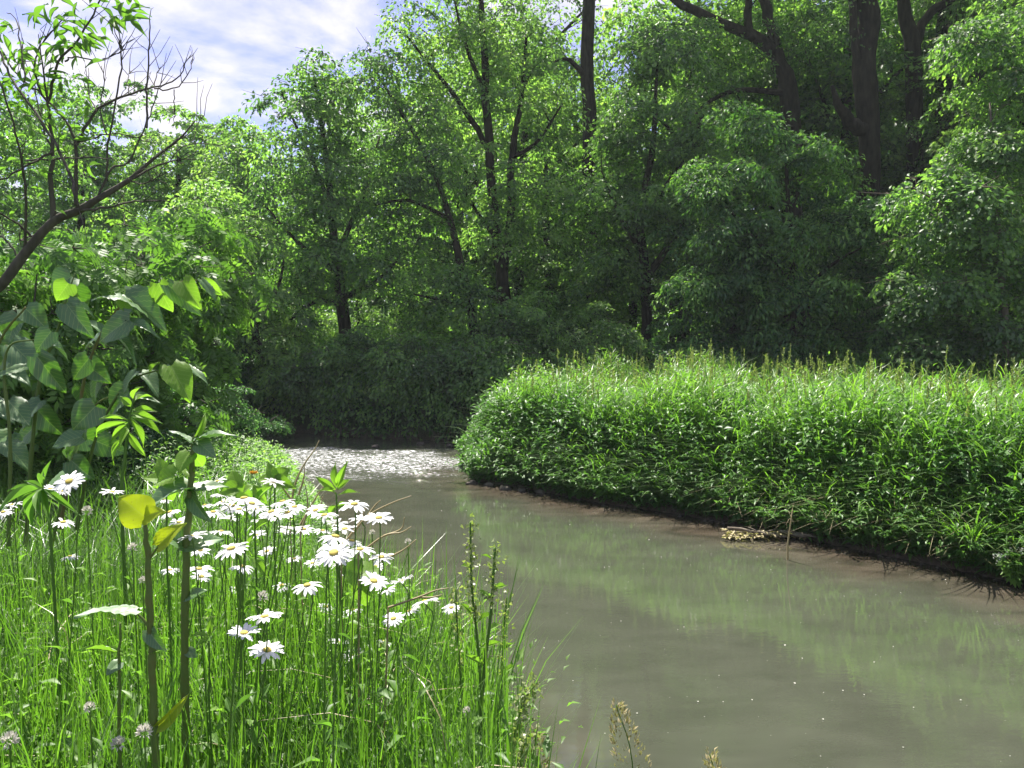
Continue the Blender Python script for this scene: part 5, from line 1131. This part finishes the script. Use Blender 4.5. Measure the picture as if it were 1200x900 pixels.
def daisy(px, py, w, label, group):
    size = r_.uniform(.047, .054); Y = min(2.3, max(1.0, FPX * size / w)); c = P(px, py, Y); rad = w / 2 * Y / FPX; fx = c.x + r_.normal(-.03, .05); fy = Y + r_.normal(0, .04); g = gz(fx, fy)
    o = thing('daisy', label, 'daisy', (fx, fy, g), group); tilt = Vector((r_.normal(-.02, .18), r_.normal(-.01, .18), 1)).normalized()
    if (px, py) == (391, 648): tilt = Vector((0, -.42, 1)).normalized()
    if (px, py) == (81, 564): tilt = Vector((0, -.75, 1)).normalized()
    if (px, py) in ((415, 591), (444, 607)): tilt = Vector((0, -.15, 1)).normalized()
    mb = MB(); base = c - tilt * .004
    cc = smooth_path([(fx, fy, g - .02, .0016), (fx * .5 + c.x * .5 + r_.normal(0, .012), fy * .5 + Y * .5 + r_.normal(0, .01), g * .5 + c.z * .5, .0014), tuple(Vector(c) - tilt * .05) + (.0012,), tuple(base) + (.0014,)], 12)
    tube(mb, cc[:, :3], cc[:, 3], 5, .6); mb.build('stem', M['stem'], o, smooth=True)
    ax = tilt.orthogonal().normalized(); bx = tilt.cross(ax); n_ = r_.randint(17, 23); ph = r_.rand() * 6; cup = r_.uniform(-.32, .22)
    if w == 20 and px == 512: cup = .9
    d_ = link('disc', disc_me, o); m3 = Matrix((ax * rad * .25, bx * rad * .25, tilt * rad * .22)).transposed().to_4x4(); m3.translation = c - o.location + tilt * rad * .05; d_.matrix_local = m3
    for k in range(n_):
        an = ph + 2 * math.pi * k / n_ + r_.normal(0, .06); dr = (ax * math.cos(an) + bx * math.sin(an)); cu = cup + r_.normal(0, .17); d = (dr + tilt * cu).normalized(); L = rad * r_.uniform(.74, .88)
        x = d.cross(tilt).normalized(); nn = x.cross(d); q_ = link('petal', petal_me, o); m3 = Matrix((x * rad * .27, d * L, nn * L)).transposed().to_4x4(); m3.translation = c - o.location + dr * rad * .2; q_.matrix_local = m3
    for k in range(2):
        u = r_.uniform(.15, .6); b_ = Vector(cc[int(u * 11)][:3]); an = r_.uniform(0, 6.28); place_leaf(o, LM['narrow_dark'][0], b_, b_ + Vector((math.cos(an), math.sin(an), .8)) * r_.uniform(.02, .04), .007, .4)
ORD = ['leftmost', 'second from left', 'third from left', 'fourth from left', 'fifth from left', 'sixth from left', 'seventh from left', 'eighth from left', 'ninth from left', 'tenth from left', 'eleventh from left', 'twelfth from left', 'thirteenth from left', 'fourteenth from left', 'fifteenth from left', 'sixteenth from left', 'seventeenth from left', 'eighteenth from left']
ROWS = [(0, 590, 'topmost row'), (590, 612, 'second row from the top'), (612, 650, 'middle rows'), (650, 700, 'lower rows'), (700, 999, 'lowest scatter')]
def place_of(px, py): return (2 if px < 140 else (1 if px < 350 else 0)), [j for j, a in enumerate(ROWS) if a[0] <= py < a[1]][0]
for i, (px, py, w) in enumerate(DA):
    if i in LBL: daisy(px, py, w * 1.0, LBL[i], G1); continue
    k = place_of(px, py); mates = sorted([DA[j][0] for j in range(len(DA)) if j not in LBL and place_of(*DA[j][:2]) == k])
    daisy(px, py, w * 1.0, 'daisy, %s in the %s of the %s' % (ORD[mates.index(px)], ROWS[k[1]][2], ['right-hand patch', 'left-hand patch', 'far left scatter'][k[0]]), CL[k[0]][1])
def bud(px, py, Y, w, label, cat='daisy bud', mat='clover', name='daisy_bud', nm='bud'):
    c = P(px, py, Y); x_ = c.x + .01; g = gz(x_, Y); o = thing(name, label, cat, (x_, Y, g)); mb = MB(); tube(mb, [[x_, Y, g], [x_ - .004, Y, (g + c.z) / 2], list(c)], .0014, 4, .6); mb.build('stem', M['stem'], o)
    r = w / 2 * Y / FPX; n_ = 60; mb = MB(); u = nrm(r_.normal(0, 1, (n_, 3)) + [0, 0, .5]); scatter(mb, 'kite', np.array(c) + u * r * .45, u + [0, 0, .5], r_.normal(0, 1, (n_, 3)), r * .75, r * .3, .5); mb.build(nm, M[mat], o)
bud(102, 599, 1.6, 12, 'unopened pale bud between the left edge daisies and the yellow leaf'); bud(308, 699, 1.4, 13, 'unopened bud above the two big low daisies'); bud(547, 833, 1.35, 10, 'tiny white bud low between the tall seed stalks')
bud(436, 624, 1.7, 7, 'small green-white bud above the right-hand daisy patch'); bud(478, 635, 1.7, 8, 'small closed bud at the end of a dry twig over the water')
for px, py, w, lb in [(11, 868, 20, 'white clover head at the bottom left corner'), (169, 858, 19, 'white clover head just left of the thick jointed stem'), (138, 872, 17, 'white clover head by the thin young stem'), (105, 829, 13, 'small white clover head left of the thin young stem'), (155, 642, 12, 'small white flower head left of the thick stem, mid height'), (167, 680, 9, 'tiny white flower head beside the thick stem')]:
    bud(px, py, 1.05 if py > 800 else 1.3, w, lb, 'clover', 'clover', 'clover_flower', 'flower_head')
